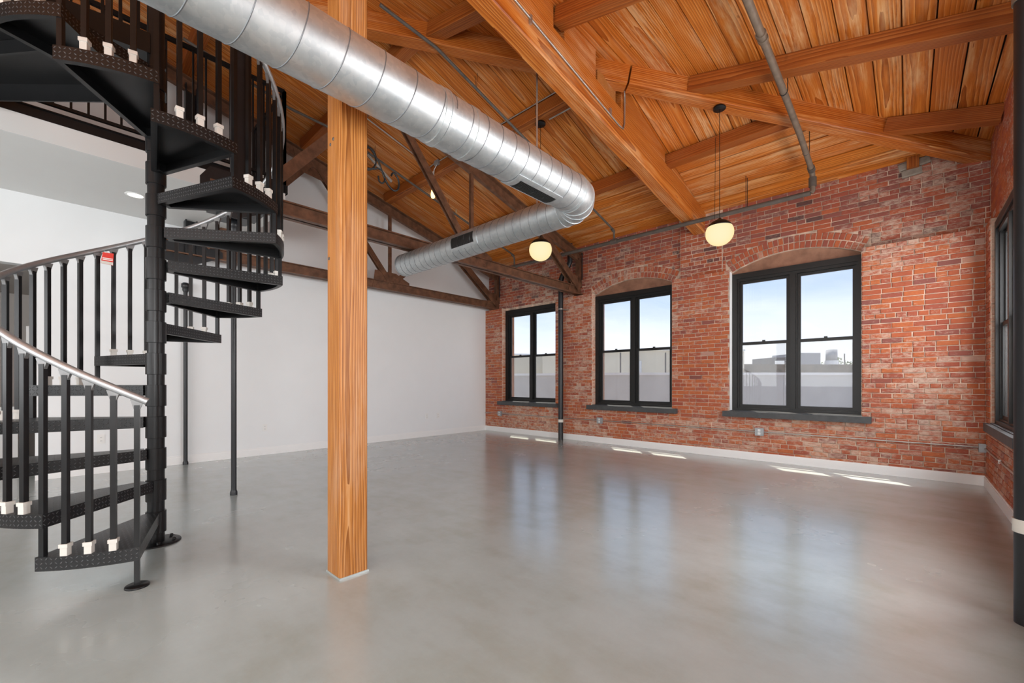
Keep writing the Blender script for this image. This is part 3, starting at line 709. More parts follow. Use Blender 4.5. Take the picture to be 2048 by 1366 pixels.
# ------------------------------------------------------------------ steel trusses
def truss(x, label, y_end, mirror_end):
    t = thing('steel_truss', (x, 7.4, 3.0), label, 'truss')
    St = M['steel_brown']
    cb = 3.0 if x < -6 else 3.03
    fl = 0.16
    mb = MB(); mb.box((x - 0.012, y_end, cb), (x + 0.012, 7.5, cb + 0.17)); mb.box((x - fl / 2, y_end, cb), (x + fl / 2, 7.5, cb + 0.016)); mb.box((x - 0.05, y_end, cb + 0.155), (x + 0.05, 7.5, cb + 0.17))
    mb.build('bottom_chord', St, t)
    off = 0.17
    tcz = lambda y: ZM(y) - off
    mb = MB()
    y0 = y_end - 0.4
    mb.obox((x, y0, tcz(y0) - 0.09), (x, 7.46, tcz(7.46) - 0.09), 0.024, 0.18); mb.obox((x, y0, tcz(y0) - 0.008), (x, 7.46, tcz(7.46) - 0.008), 0.16, 0.016); mb.obox((x, y0, tcz(y0) - 0.172), (x, 7.46, tcz(7.46) - 0.172), 0.07, 0.016)
    mb.build('top_chord', St, t)
    def member(nm, ya, za, yb, zb, w=0.07, h=0.09, dx=0.0):
        p, q = (x + dx, ya, za), (x + dx, yb, zb)
        m = MB().obox(p, q, 0.014, h, up=(0, 0.3, 1)); d = Vector(q) - Vector(p)
        m.obox(Vector(p) + Vector((w / 2, 0, 0)), Vector(q) + Vector((w / 2, 0, 0)), w, 0.012, up=(0, 0.3, 1))
        return m.build(nm, St, t)
    def strut(nm, ya, za, yb, zb, w=0.09, h=0.09):
        m = MB(); n_ = Vector((0, -(zb - za), yb - ya)).normalized()
        m.obox((x, ya, za), (x, yb, zb), w, h * 0.16, up=tuple(n_)); m.obox((x - w / 2 + 0.008, ya, za), (x - w / 2 + 0.008, yb, zb), 0.014, h, up=tuple(n_)); m.obox((x + w / 2 - 0.008, ya, za), (x + w / 2 - 0.008, yb, zb), 0.014, h, up=tuple(n_))
        return m.build(nm, St, t)
    top = cb + 0.17
    strut('end_diagonal', 7.36, cb + 0.12, 5.98, tcz(5.98) - 0.12, 0.12, 0.14)
    strut('diagonal', 4.42, top, 3.02, tcz(3.02) - 0.12, 0.08, 0.10)
    strut('diagonal', 4.50, top, 5.72, tcz(5.72) - 0.15, 0.07, 0.08)
    strut('diagonal', 1.42, top, 2.90, tcz(2.90) - 0.12, 0.10, 0.12)
    MB().box((x - 0.025, 4.40, top - 0.02), (x + 0.025, 4.455, tcz(4.4) - 0.15)).build('hanger', St, t)
    mb = MB(); mb.box((x - 0.07, 1.19, cb), (x + 0.07, 1.205, tcz(1.2) - 0.1)); mb.box((x - 0.07, 1.315, cb), (x + 0.07, 1.33, tcz(1.3) - 0.1)); mb.box((x - 0.012, 1.205, cb), (x + 0.012, 1.315, tcz(1.3) - 0.1)); mb.build('king_post', M['iron'], t)
    # gusset plates with rivets
    def gusset(poly, nm='gusset'):
        g = MB().prism(poly, x + 0.013, x + 0.024, lambda a, b, h: (h, a, b)); o = g.build(nm, St, t)
        ys = [p[0] for p in poly]; zs = [p[1] for p in poly]; r = MB()
        for i in range(7):
            yy = min(ys) + (max(ys) - min(ys)) * (0.1 + 0.8 * ((i * 0.37) % 1)); zz = min(zs) + (max(zs) - min(zs)) * (0.15 + 0.5 * ((i * 0.61) % 1))
            r.lathe([(0.013, 0.022), (0.011, 0.030), (0.0, 0.034)], (x, yy, zz), 8, 'x')
        r.build('rivets', St, o, 'stuff')
    gusset([(4.05, cb + 0.02), (4.86, cb + 0.02), (4.86, cb + 0.22), (4.55, cb + 0.36), (4.1, cb + 0.36)])
    gusset([(2.62, tcz(2.62) - 0.02), (3.22, tcz(3.22) - 0.02), (3.18, tcz(3.2) - 0.30), (2.70, tcz(2.7) - 0.36)])
    gusset([(5.62, tcz(5.62) - 0.02), (6.2, tcz(6.2) - 0.02), (6.1, tcz(6.2) - 0.28), (5.7, tcz(5.7) - 0.28)])
    gusset([(6.98, cb + 0.01), (7.45, cb + 0.01), (7.45, cb + 0.36), (7.2, cb + 0.40)], 'heel_plate')
    MB().prism([(0.92, cb + 0.18), (0.92, cb - 0.10), (1.22, cb - 0.16), (1.64, cb + 0.04), (1.64, cb + 0.12), (1.40, cb + 0.30), (1.0, cb + 0.30)], x + 0.013, x + 0.026, lambda a, b, h: (h, a, b)).build('king_post_plate', M['iron'], t)
    mb = MB(); mb.box((x - 0.05, 7.36, cb + 0.16), (x + 0.05, 7.45, tcz(7.4) - 0.1)); mb.build('end_post', St, t)
    MB().tube([(x + 0.09, 7.40, cb + 0.3), (x + 0.09, 7.40, tcz(7.4))], 0.012, 8).build('bolt_rod', M['iron'], t)
    return t
truss(-7.45, 'brown steel roof truss against the white wall', 0.9, True)
truss(-5.03, 'brown steel roof truss between the spiral stair and the brick wall, behind the duct', 1.0, True)
# thin steel props
for (px_, py_, z1, hz, lb) in ((-5.26, 1.262, 2.93, None, 'thin black steel pole in front of the white wall, nearer to the timber column'),
                               (-7.72, 1.245, 2.66, None, 'thin black steel pole standing close against the white wall behind the spiral stair')):
    p = thing('steel_pole', (px_, py_, 0), lb, 'pole', 'thin steel poles')
    MB().tube([(px_, py_, 0.0), (px_, py_, z1)], 0.026, 14).build('tube', M['iron'], p)
    MB().lathe([(0.034, 0), (0.034, 0.03), (0.0275, 0.05)], (px_, py_, 0), 14).build('foot', M['iron'], p)
    zz = z1 - 0.14
    MB().lathe([(0.027, 0), (0.04, 0.03), (0.04, 0.06), (0.052, 0.07), (0.052, 0.12), (0.03, 0.14), (0.0, 0.14)], (px_, py_, zz), 16).build('cap', M['iron'], p)
pb = MB(); pb.obox((-5.26, 1.262, 2.93), (-5.26, 1.262, 3.0), 0.28, 0.28, up=(0, 1, 0), ch=0.05); pb.box((-5.42, 1.05, 3.0), (-4.94, 1.50, 3.03))
tag(pb.build('bearing_plate', M['iron']), 'black bearing plate on top of the thin pole under the nearer truss', 'plate')

# ------------------------------------------------------------------ mezzanine
mz = thing('mezzanine', (-6.0, 0, 3.5), 'white mezzanine deck with black steel edge beam above the hall opening', 'mezzanine')
YE = 2.02
MB().box((LX, YB, 3.49), (-5.99, YE, 3.69)).build('soffit', M['soffit'], mz)
mb = MB(); mb.box((-6.05, YB, 3.69), (-5.985, YE + 0.03, 3.70)); mb.box((-6.02, YB, 3.70), (-6.005, YE + 0.03, 3.80)); mb.box((-6.05, YB, 3.79), (-5.985, YE + 0.03, 3.80)); mb.box((LX, YE, 3.69), (-5.99, YE + 0.03, 3.80)); mb.build('edge_beam', M['black'], mz)
MB().box((LX, YB, 3.70), (-6.02, YE, 3.79)).build('deck', M['unit_dark'], mz)
gr = thing('guard_rail', (-6.0, 0.5, 3.8), 'black steel picket guard rail along the mezzanine edge behind the stair', 'railing')
def guard(p0, p1, n, z0=3.87, z1=5.03):
    MB().obox((*p0, z1), (*p1, z1), 0.04, 0.045).build('top_rail', M['black'], gr); MB().obox((*p0, z0), (*p1, z0), 0.035, 0.03).build('bottom_rail', M['black'], gr)
    for i in range(n):
        t = i / (n - 1); x_, y_ = p0[0] + (p1[0]-p0[0])*t, p0[1] + (p1[1]-p0[1])*t
        w = 0.02 if i in (0, n - 1) else 0.0095
        lo = 3.80 if i in (0, n - 1) else z0
        MB().box((x_ - w, y_ - w, lo), (x_ + w, y_ + w, z1)).build('picket', M['black'], gr)
guard((-6.0, -0.42), (-6.0, 2.01), 21); guard((-6.0, 2.01), (-7.30, 2.01), 11)

# ------------------------------------------------------------------ spiral stair
CX, CY, R, RI, TH = -4.115, 0.486, 0.845, 0.236, math.radians(29.5)
N0 = math.radians(-12.4)
nose = lambda k: N0 - TH * (k - 1)
st = thing('spiral_staircase', (CX, CY, 0), 'black steel spiral staircase with diamond plate treads and aluminium handrail', 'staircase')
pol = lambda r, a, z: (CX + r * math.cos(a), CY + r * math.sin(a), z)
MB().tube([(CX, CY, 0), (CX, CY, 4.95)], 0.052, 24).build('centre_pole', M['baluster'], st)
fp = MB().lathe([(0.0, 0.012), (0.145, 0.012), (0.15, 0.008), (0.15, 0.0)], (CX, CY, 0), 32).build('base_plate', M['black'], st)
for a in range(6):
    MB().lathe([(0.011, 0.012), (0.011, 0.028), (0, 0.03)], pol(0.115, a * PI / 3, 0), 8).build('bolt', M['black'], fp)
def tread(k):
    z = RI * k; a0, a1 = nose(k) + 0.012, nose(k) - TH - 0.035; N = 12; lip = 0.078
    out = [pol(R, a0 + (a1 - a0) * i / N, 0)[:2] for i in range(N + 1)] + [pol(0.075, a1 - 0.35, 0)[:2], pol(0.075, (a0 + a1) / 2, 0)[:2], pol(0.075, a0 + 0.35, 0)[:2]]
    n_ = len(out)
    def inset(d):
        res = []
        for i in range(n_):
            p, c, q = Vector(out[i-1]), Vector(out[i]), Vector(out[(i+1) % n_])
            e1, e2 = (c - p).normalized(), (q - c).normalized(); n1, n2 = Vector((e1.y, -e1.x)), Vector((e2.y, -e2.x))
            b = (n1 + n2); b = b.normalized() if b.length > 1e-6 else n1
            s = d / max(0.35, b.dot(n1)); res.append(tuple(c + b * s))
        return res
    # orientation of the outline: clockwise seen from above, inward normal is (e.y, -e.x)
    w, fl = inset(0.005), inset(0.032)
    rings = [[(x, y, z) for x, y in out], [(x, y, z - lip) for x, y in out], [(x, y, z - lip) for x, y in fl], [(x, y, z - lip + 0.006) for x, y in fl], [(x, y, z - lip + 0.006) for x, y in w], [(x, y, z - 0.006) for x, y in w]]
    vs = [p for r_ in rings for p in r_]; fs = []; uv = []
    per = [0.0]
    for i in range(n_): per.append(per[-1] + (Vector(out[(i+1) % n_]) - Vector(out[i])).length)
    for r_ in range(5):
        for i in range(n_):
            j = (i+1) % n_
            fs.append((r_*n_+j, r_*n_+i, (r_+1)*n_+i, (r_+1)*n_+j)[::-1]); h0, h1 = (0, lip) if r_ == 0 else (0, 0.03)
            uv.append([(per[i+1], h0), (per[i], h0), (per[i], h1), (per[i+1], h1)][::-1] if r_ == 0 else [(0, 0)] * 4)
    fs.append(tuple(range(n_-1, -1, -1))); uv.append([out[i] for i in range(n_-1, -1, -1)])
    fs.append(tuple(5*n_ + i for i in range(n_))); uv.append([(0, 0)] * n_)
    t = MB().add(vs, fs, uv).build('tread', M['diamond'], st)
    hub = MB().lathe([(0.053, -0.158), (0.0600, -0.158), (0.0615, -0.1565), (0.0615, -0.0015), (0.0600, 0.0), (0.053, 0.0)], (CX, CY, z + 0.002), 40, 'z', False).build('hub', M['baluster'], t)
RAILZ = lambda a: 1.083 + (math.radians(-9) - a) / TH * RI
RB_ = R - 0.018
def baluster(a, z0, shoe):
    rot = Matrix.Translation(pol(RB_, a, 0)) @ Matrix.Rotation(a, 4, 'Z')
    zt = RAILZ(a) - 0.045; w = 0.0128
    me = MB().box((-w, -w, z0), (w, w, zt)).mesh('baluster', M['baluster']); b = link('baluster', me, M['baluster'], st, rot)
    br = MB(); br.add([(-0.009, -0.012, zt - 0.03), (0.009, -0.012, zt - 0.03), (0.009, 0.012, zt - 0.03), (-0.009, 0.012, zt - 0.03), (-0.010, -0.030, zt + 0.034 ), (0.010, -0.030, zt + 0.034), (0.010, 0.030, zt + 0.022), (-0.010, 0.030, zt + 0.022)], [(0,3,2,1),(4,5,6,7),(0,1,5,4),(1,2,6,5),(2,3,7,6),(3,0,4,7)])
    link('rail_bracket', br.mesh('rail_bracket', M['bracket']), M['bracket'], b, rot)
    if shoe:
        s = MB().box((-0.0165, -0.0165, z0), (0.0165, 0.0165, z0 + 0.045)); s.box((-0.021, -0.021, z0 + 0.045), (0.021, 0.021, z0 + 0.066))
        link('shoe', s.mesh('shoe', M['shoe']), M['shoe'], b, rot)
for k in range(1, 16):
    tread(k)
    baluster(nose(k) - 0.004, (RI * (k - 1) - 0.07) if k > 1 else 0.01, False)
    for j in (1, 2, 3): baluster(nose(k) - TH * j / 4, RI * k, True)
MB().lathe([(0.0, 0.012), (0.055, 0.012), (0.058, 0.006), (0.058, 0)], pol(RB_, nose(1) - 0.004, 0), 24).build('newel_foot', M['black'], st)
path = [pol(R - 0.012, a, RAILZ(a)) for a in [math.radians(-9.5) - i * math.radians(5) for i in range(89)]]
MB().tube(path, 0.021, 14).build('handrail', M['rail'], st)
# landing between the stair pole and the mezzanine edge
lz = 3.78; lx0, lx1, ly1 = -5.98, -4.70, 0.62
LP = [(-4.20, 0.55), (-4.70, 0.62), (-5.98, -0.62), (-5.98, -1.55), (-4.19, -0.40), (-4.08, 0.45)]
def lrot(d): 
    c = (sum(p[0] for p in LP) / 6, sum(p[1] for p in LP) / 6); return [(c[0] + (p[0] - c[0]) * (1 - d), c[1] + (p[1] - c[1]) * (1 - d)) for p in LP]
mb = MB().prism(LP, lz - 0.008, lz, lambda a, b, h: (a, b, h))
for i in range(6):
    p, q = LP[i], LP[(i + 1) % 6]; mb.obox((*p, lz - 0.08), (*q, lz - 0.08), 0.012, 0.145)
mb.obox((-4.45, 0.1, lz - 0.06), (-5.9, -1.0, lz - 0.06), 0.02, 0.10)
mb.build('landing', M['black'], st)
for i in range(12):
    t = i / 11; xx, yy = -4.74 + (-5.94 + 4.74) * t, 0.56 + (-0.60 - 0.56) * t
    MB().box((xx - 0.0115, yy - 0.0115, lz), (xx + 0.0115, yy + 0.0115, lz + 1.15)).build('landing_picket', M['black'], st)
MB().obox((-4.72, 0.58, lz + 1.16), (-5.96, -0.62, lz + 1.16), 0.045, 0.03).build('landing_rail', M['black'], st)
# red paper tag hanging on the handrail
ta = math.radians(-160); tp = pol(R + 0.012, ta, RAILZ(ta)); 
rt = thing('warning_tag', tp, 'small red tag hanging from the aluminium handrail of the spiral stair', 'tag')
fr_ = lambda u, v, w: (tp[0] + 0.06 + w, tp[1] + 0.07 + u, tp[2] + v - 0.03)
MB().prism([(-0.040, -0.075), (0.034, -0.082), (0.038, 0.018), (-0.028, 0.018)], 0.0, 0.003, fr_).build('card', M['red'], rt)
for v0, v1 in ((-0.033, -0.026), (-0.045, -0.038)): plab(MB().prism([(-0.03, v0), (0.032, v0), (0.032, v1), (-0.03, v1)], 0.003, 0.004, fr_).build('print_line', M['plate'], rt), 'white line of print')
plab(MB().prism([(-0.038, -0.075), (0.034, -0.08), (0.034, -0.056), (-0.038, -0.054)], 0.003, 0.004, fr_).build('print_panel', M['band'], rt), 'pale print panel')
MB().tube([fr_(0, 0.02, 0), (tp[0] + 0.02, tp[1] + 0.05, tp[2] + 0.01), tp], 0.002, 6).build('string', M['shoe'], rt)

# ------------------------------------------------------------------ spiral duct
DX, DZ, DR = -2.178, 2.878, 0.163
BY, BR_, BE = 3.365, 0.151, -5.28
du = thing('air_duct', (DX, 2, DZ), 'galvanised spiral air duct that turns at an elbow under the board ceiling', 'duct')
MB().tube([(DX, -2.0, DZ), (DX, BY - 0.30, DZ)], DR, 48).build('main_run', M['galv'], du)
el = []
for i in range(13):
    a = i / 12 * PI / 2; el.append((DX - 0.27 + 0.27 * math.cos(a), BY - 0.27 + 0.27 * math.sin(a), DZ))
er = [DR + (BR_ - DR) * i / 12 for i in range(13)]
MB().tube([(DX, BY - 0.31, DZ)] + el + [(DX - 0.32, BY, DZ)], [DR + 0.003] + [r + 0.003 for r in er] + [BR_ + 0.003], 48).build('elbow', M['galv'], du)
for i in (0, 3, 6, 9, 12):
    c = Vector(el[i]); a = i / 12 * PI / 2; d = Vector((-math.sin(a), math.cos(a), 0))
    MB().tube([c - d * 0.006, c + d * 0.006], er[i] + 0.008, 48).build('elbow_seam', M['galv'], du)
MB().tube([(DX - 0.31, BY, DZ), (BE, BY, DZ)], BR_, 48, caps=False).build('branch_run', M['galv'], du)
mb = MB().lathe([(0.0, 0.03), (BR_ - 0.004, 0.03), (BR_ - 0.004, 0.0), (BR_ + 0.003, 0.0), (BR_ + 0.003, 0.02)], (BE, BY, DZ), 48, 'x'); mb.build('end_cap', M['galv'], du)
def seam(axis, c0, c1, r, pitch, name):
    L = abs(c1 - c0); n = int(L / pitch * 36); pts = []
    for i in range(n + 1):
        a = 2 * PI * i / 36; t = c0 + (c1 - c0) * i / n
        pts.append((DX + r * math.cos(a), t, DZ + r * math.sin(a)) if axis == 'y' else (t, BY + r * math.cos(a), DZ + r * math.sin(a)))
    MB().tube(pts, 0.0034, 5, smooth=True).build(name, M['seam'], du)
seam('y', -2.0, 1.60, DR, 0.198, 'spiral_seam'); seam('y', 1.66, BY - 0.31, DR, 0.135, 'spiral_seam'); seam('x', DX - 0.33, BE, BR_, 0.112, 'spiral_seam')
for y_ in (1.60, 1.86): MB().tube([(DX, y_ - 0.02, DZ), (DX, y_ + 0.02, DZ)], DR + 0.006, 48).build('joint_band', M['galv'], du)
for y_ in (1.63,): MB().tube([(DX, y_ - 0.008, DZ), (DX, y_ + 0.008, DZ)], DR + 0.009, 48).build('joint_band', M['galv'], du)
def grille(axis, t0, t1, ang, r):
    half = 0.40
    def P(t, a, rr): return (DX + rr * math.cos(a), t, DZ + rr * math.sin(a)) if axis == 'y' else (t, BY + rr * math.cos(a), DZ + rr * math.sin(a))
    def patch(mb, ta, tb, aa, ab, r0, r1, n=6):
        vs = []
        for i in range(n + 1):
            a = aa + (ab - aa) * i / n
            for rr in (r0, r1):
                for t in (ta, tb): vs.append(P(t, a, rr))
        fs = []
        for i in range(n):
            b = i * 4; fs += [(b+2, b+3, b+7, b+6), (b, b+4, b+5, b+1), (b, b+2, b+6, b+4), (b+1, b+5, b+7, b+3)]
        fs += [(0, 1, 3, 2), (n*4, n*4+2, n*4+3, n*4+1)]
        mb.add(vs, fs)
    fr = MB(); m = 0.05
    for ta, tb, aa, ab in ((t0 - m, t1 + m, ang - half - 0.22, ang - half), (t0 - m, t1 + m, ang + half, ang + half + 0.22), (t0 - m, t0, ang - half, ang + half), (t1, t1 + m, ang - half, ang + half)): patch(fr, ta, tb, aa, ab, r - 0.01, r + 0.010)
    g = fr.build('grille', M['galv'], du)
    bk_ = MB(); patch(bk_, t0, t1, ang - half, ang + half, r - 0.012, r + 0.0015); bk_.build('opening', M['grille_dark'], g)
    n = 26
    for i in range(n):
        t = t0 + (t1 - t0) * (i + 0.5) / n; b = MB(); patch(b, t - 0.0016, t + 0.0016, ang - half, ang + half, r, r + 0.008, 4); b.build('louver', M['louver'], g)
grille('y', 2.36, 2.80, math.radians(266), DR); grille('x', -4.02, -3.62, math.radians(182), BR_)
for x_, y_, rr in ((DX, 0.2, DR), (-2.80, BY, BR_)):
    zt = (ZE(x_) if y_ < x_ + HIP else ZM(y_)) + 0.0; ax = (0.0125, 0.0015) if rr == DR else (0.0015, 0.0125)
    MB().box((x_ - ax[0], y_ - ax[1], DZ + rr), (x_ + ax[0], y_ + ax[1], zt)).build('hanger_strap', M['conduit'], du)

# ------------------------------------------------------------------ pipes
def pipe(name, pts, r, mat, label, cat='pipe', group=None, n=12):
    t = thing(name, pts[0], label, cat, group); MB().tube(pts, r, n).build('run', mat, t); return t
def ring(par, c, axis, r, L, mat, nm='coupling'):
    c = Vector(c); d = Vector(axis).normalized(); MB().tube([c - d * L / 2, c + d * L / 2], r, 16).build(nm, mat, par)
PY = 6.85
p = pipe('sprinkler_main', [(-6.75, PY, 3.765), (-0.95, PY, 3.735)], 0.033, M['pipe_grey'], 'long grey sprinkler pipe running along the top of the brick wall')
for x_ in (-6.35, -3.886): ring(p, (x_, PY, 3.755), (1, 0, 0), 0.045, 0.12, M['pipe_grey'], 'tee')
for x_ in (-5.6, -1.72): MB().tube([(x_, PY - 0.036, ZM(PY)), (x_, PY - 0.036, 3.75), (x_, PY, 3.71), (x_, PY + 0.036, 3.75), (x_, PY + 0.036, ZM(PY))], 0.0045, 6).build('hanger_loop', M['iron'], p)
x_ = -0.928
p = pipe('sprinkler_pipe', [(x_ - 0.02, PY, 3.735), (x_, PY, 3.76), (x_, PY, 3.93), (x_, PY - 0.03, 3.98), (x_, PY - 0.1, 4.01), (x_, 5.95, 4.118), (x_, 4.89, 4.182), (x_, 3.72, 4.228), (x_, 1.5, 4.26)], 0.033, M['pipe_brown'], 'thick brown sprinkler pipe sloping from the wall elbow up past the hip beam')
ring(p, (x_, PY, 3.87), (0, 0, 1), 0.045, 0.12, M['pipe_grey'], 'elbow'); ring(p, (x_, PY - 0.1, 4.01), (0, 1, -0.15), 0.043, 0.08, M['pipe_grey'], 'elbow')
for y_ in (4.14, 4.21): ring(p, (x_, y_, 4.212), (0, 1, 0), 0.043, 0.03, M['pipe_brown'])
for y_, zz in ((5.05, 4.172), (6.35, 4.072)):
    loop = [(x_ - 0.036, y_, zz), (x_ - 0.02, y_, zz - 0.033), (x_, y_, zz - 0.041), (x_ + 0.02, y_, zz - 0.033), (x_ + 0.036, y_, zz), (x_ + 0.036, y_, ZM(y_) if y_ > x_ + HIP else ZE(x_))]
    MB().tube(loop, 0.0045, 6).build('hanger_loop', M['iron'], p)
for x_, k, lb in ((-3.886, 0.07, 'thin brown sprinkler pipe above the duct in the middle roof bay'), (-6.35, 0.02, 'thin brown sprinkler pipe above the far steel truss in the left roof bay')):
    zf = lambda y: ZM(y) - 0.185 - k
    pts = [(x_, PY, 3.755), (x_, PY, 3.95), (x_, PY - 0.06, zf(PY - 0.06))] + [(x_, y_, zf(y_)) for y_ in (5.9, 4.3, 2.9)] + [(x_, 2.2, zf(2.9) + 0.03)] + ([(x_, 1.0, zf(2.9) + 0.30)] if x_ < -5 else [])
    p = pipe('branch_pipe', pts, 0.018, M['pipe_grey'], lb, 'pipe', 'sprinkler branch pipes')
    ring(p, (x_, PY - 0.05, zf(PY)), (0, 1, -0.4), 0.027, 0.06, M['pipe_grey'], 'elbow')
    for y_ in (5.0, 3.5):
        zz = zf(y_); MB().tube([(x_ - 0.022, y_, zz + 0.17), (x_ - 0.004, y_, zz - 0.021), (x_ + 0.004, y_, zz - 0.021), (x_ + 0.022, y_, zz + 0.18)], 0.003, 6).build('hanger_loop', M['iron'], p)
    MB().lathe([(0.009, 0.0), (0.009, 0.05), (0.014, 0.055), (0.014, 0.06), (0.003, 0.075), (0.016, 0.09), (0.0, 0.092)], (x_, 5.2, zf(5.2) + 0.01), 10).build('sprinkler_head', M['brass'], p)
# cast iron drain pipes
p = pipe('drain_pipe', [(-5.30, 7.145, 0.0), (-5.30, 7.145, 3.22)], 0.052, M['iron'], 'black cast iron drain pipe in front of the brick between the first and second window', 'pipe', 'cast iron pipes', 20)
MB().tube([(-5.30, 7.145, 3.20), (-5.30, 7.15, 3.34), (-5.27, 7.16, 3.42), (-5.16, 7.2, 3.60), (-5.12, 7.22, 3.70), (-5.12, 7.22, 4.08)], 0.054, 18).build('offset_bend', M['iron'], p)
plab(MB().tube([(-5.30, 7.145, 3.24), (-5.30, 7.145, 3.30)], 0.060, 20).build('band', M['band'], p), 'pale hub band')
plab(MB().tube([(-5.30, 7.145, 0.37), (-5.30, 7.145, 0.43)], 0.056, 20).build('band', M['band'], p), 'pale band near the floor')
MB().tube([(-5.30, 7.145, 2.72), (-5.30, 7.145, 2.74)], 0.058, 20).build('clamp', M['conduit'], p); MB().box((-5.30, 7.19, 2.72), (-5.22, 7.35, 2.74)).build('clamp_arm', M['conduit'], p)
p = pipe('drain_pipe', [(0.443, 3.28, 0.0), (0.443, 3.28, ZE(0.443) - 0.175)], 0.056, M['iron'], 'black cast iron drain pipe at the right edge of the view, nearest the viewer', 'pipe', 'cast iron pipes', 24)
plab(MB().tube([(0.443, 3.28, 0.455), (0.443, 3.28, 0.52)], 0.061, 24).build('band', M['band'], p), 'pale tape band')
MB().tube([(0.443, 3.28, 3.10), (0.443, 3.28, 3.13)], 0.063, 24).build('clamp', M['pipe_brown'], p)
tag(MB().tube([(0.30, 3.2, 3.2), (0.43, 3.2, 3.205), (0.55, 3.3, 3.26)], 0.004, 6).build('wire', M['red']), 'loose orange wire passing the top of the right cast iron pipe', 'wire')

# ------------------------------------------------------------------ conduits, outlets and boxes
cz = 0.445
p = pipe('conduit', [(LX, WY - 0.012, cz), (WX - 0.02, WY - 0.012, cz)], 0.0095, M['conduit'], 'thin metal conduit running low along the windowed brick wall', 'conduit')
p = pipe('conduit', [(WX - 0.012, WY - 0.06, cz - 0.01), (WX - 0.012, 3.0, cz - 0.01)], 0.0095, M['conduit'], 'thin metal conduit running low along the right brick wall', 'conduit')
for y_ in (6.2, 4.9): MB().box((WX - 0.024, y_ - 0.01, cz - 0.03), (WX, y_ + 0.01, cz + 0.01)).build('strap', M['conduit'], p)
bx_ = MB().box((WX - 0.06, WY - 0.06, cz - 0.055), (WX - 0.001, WY - 0.001, cz + 0.045)); tag(bx_.build('corner_box', M['outlet']), 'square metal conduit box in the corner of the two brick walls', 'junction box')
def outlet_brick(x_, lb):
    t = thing('outlet', (x_, WY - 0.03, cz), lb, 'outlet', 'metal outlet boxes on the brick wall')
    MB().box((x_ - 0.058, WY - 0.05, cz - 0.058), (x_ + 0.058, WY - 0.001, cz + 0.058)).build('box', M['outlet'], t)
    for dz in (-0.024, 0.024):
        f = MB().box((x_ - 0.017, WY - 0.054, cz + dz - 0.016), (x_ + 0.017, WY - 0.05, cz + dz + 0.016)).build('receptacle', M['plate'], t)
        for dx in (-0.007, 0.007): MB().box((x_ + dx - 0.0015, WY - 0.0548, cz + dz - 0.006), (x_ + dx + 0.0015, WY - 0.054, cz + dz + 0.006)).build('slot', M['slot'], f)
for x_, lb in ((-7.26, 'grey metal outlet box on the conduit under the leftmost window'), (-4.465, 'grey metal outlet box on the conduit under the middle window'), (-1.66, 'grey metal outlet box on the conduit under the right window')): outlet_brick(x_, lb)
def outlet_white(y_, lb):
    t = thing('outlet', (LX, y_, 0.45), lb, 'outlet', 'white outlets on the white wall')
    MB().box((LX, y_ - 0.036, 0.39), (LX + 0.006, y_ + 0.036, 0.51)).build('plate', M['plate'], t)
    for dz in (-0.022, 0.022):
        f = MB().box((LX + 0.006, y_ - 0.017, 0.45 + dz - 0.015), (LX + 0.010, y_ + 0.017, 0.45 + dz + 0.015)).build('receptacle', M['plate'], t)
        for dy in (-0.006, 0.006): MB().box((LX + 0.010, y_ + dy - 0.0015, 0.45 + dz - 0.005), (LX + 0.0108, y_ + dy + 0.0015, 0.45 + dz + 0.005)).build('slot', M['slot'], f)
for y_, lb in ((2.31, 'white wall outlet on the white wall just left of the timber column'), (5.55, 'left one of two white wall outlets near the brick corner'), (5.86, 'right one of two white wall outlets near the brick corner'), (0.36, 'white wall outlet seen through the spiral stair balusters')): outlet_white(y_, lb)
# conduit on the big beam
xb_ = BXc + BW / 2 + 0.012
p = pipe('conduit', [(xb_, 2.0, BZ(2.0) + 0.21), (xb_, 4.50, BZ(4.50) + 0.135), (xb_, 4.60, BZ(4.6) + 0.15), (xb_, 4.63, BZ(4.6) + 0.22), (xb_, 4.64, 4.60), (xb_ + 0.02, 4.60, 4.68)], 0.010, M['conduit'], 'shiny metal conduit clipped along the side of the big raking beam', 'conduit')
for y_ in (2.9, 4.3): MB().box((xb_ - 0.012, y_ - 0.012, BZ(y_) + 0.135), (xb_ + 0.012, y_ + 0.012, BZ(y_) + 0.215)).build('strap', M['conduit'], p)
# conduits on the purlin of the left lamp
yz = 4.35 - 0.075 - 0.012
p = pipe('conduit', [(-2.72, yz, ZM(yz) - 0.02), (-5.0, yz, ZM(yz) - 0.02)], 0.009, M['conduit'], 'metal conduit along the purlin that carries the left globe lamp', 'conduit')
MB().tube([(-2.75, 4.40, ZM(4.4) - 0.175), (-3.45, 4.40, ZM(4.4) - 0.178)], 0.009, 8).build('lower_run', M['conduit'], p)
MB().tube([(-3.55, yz, ZM(yz) - 0.03), (-3.55, yz - 0.01, ZM(yz) - 0.12), (-3.60, yz + 0.05, ZM(yz) - 0.19)], 0.012, 8).build('drop', M['iron'], p)
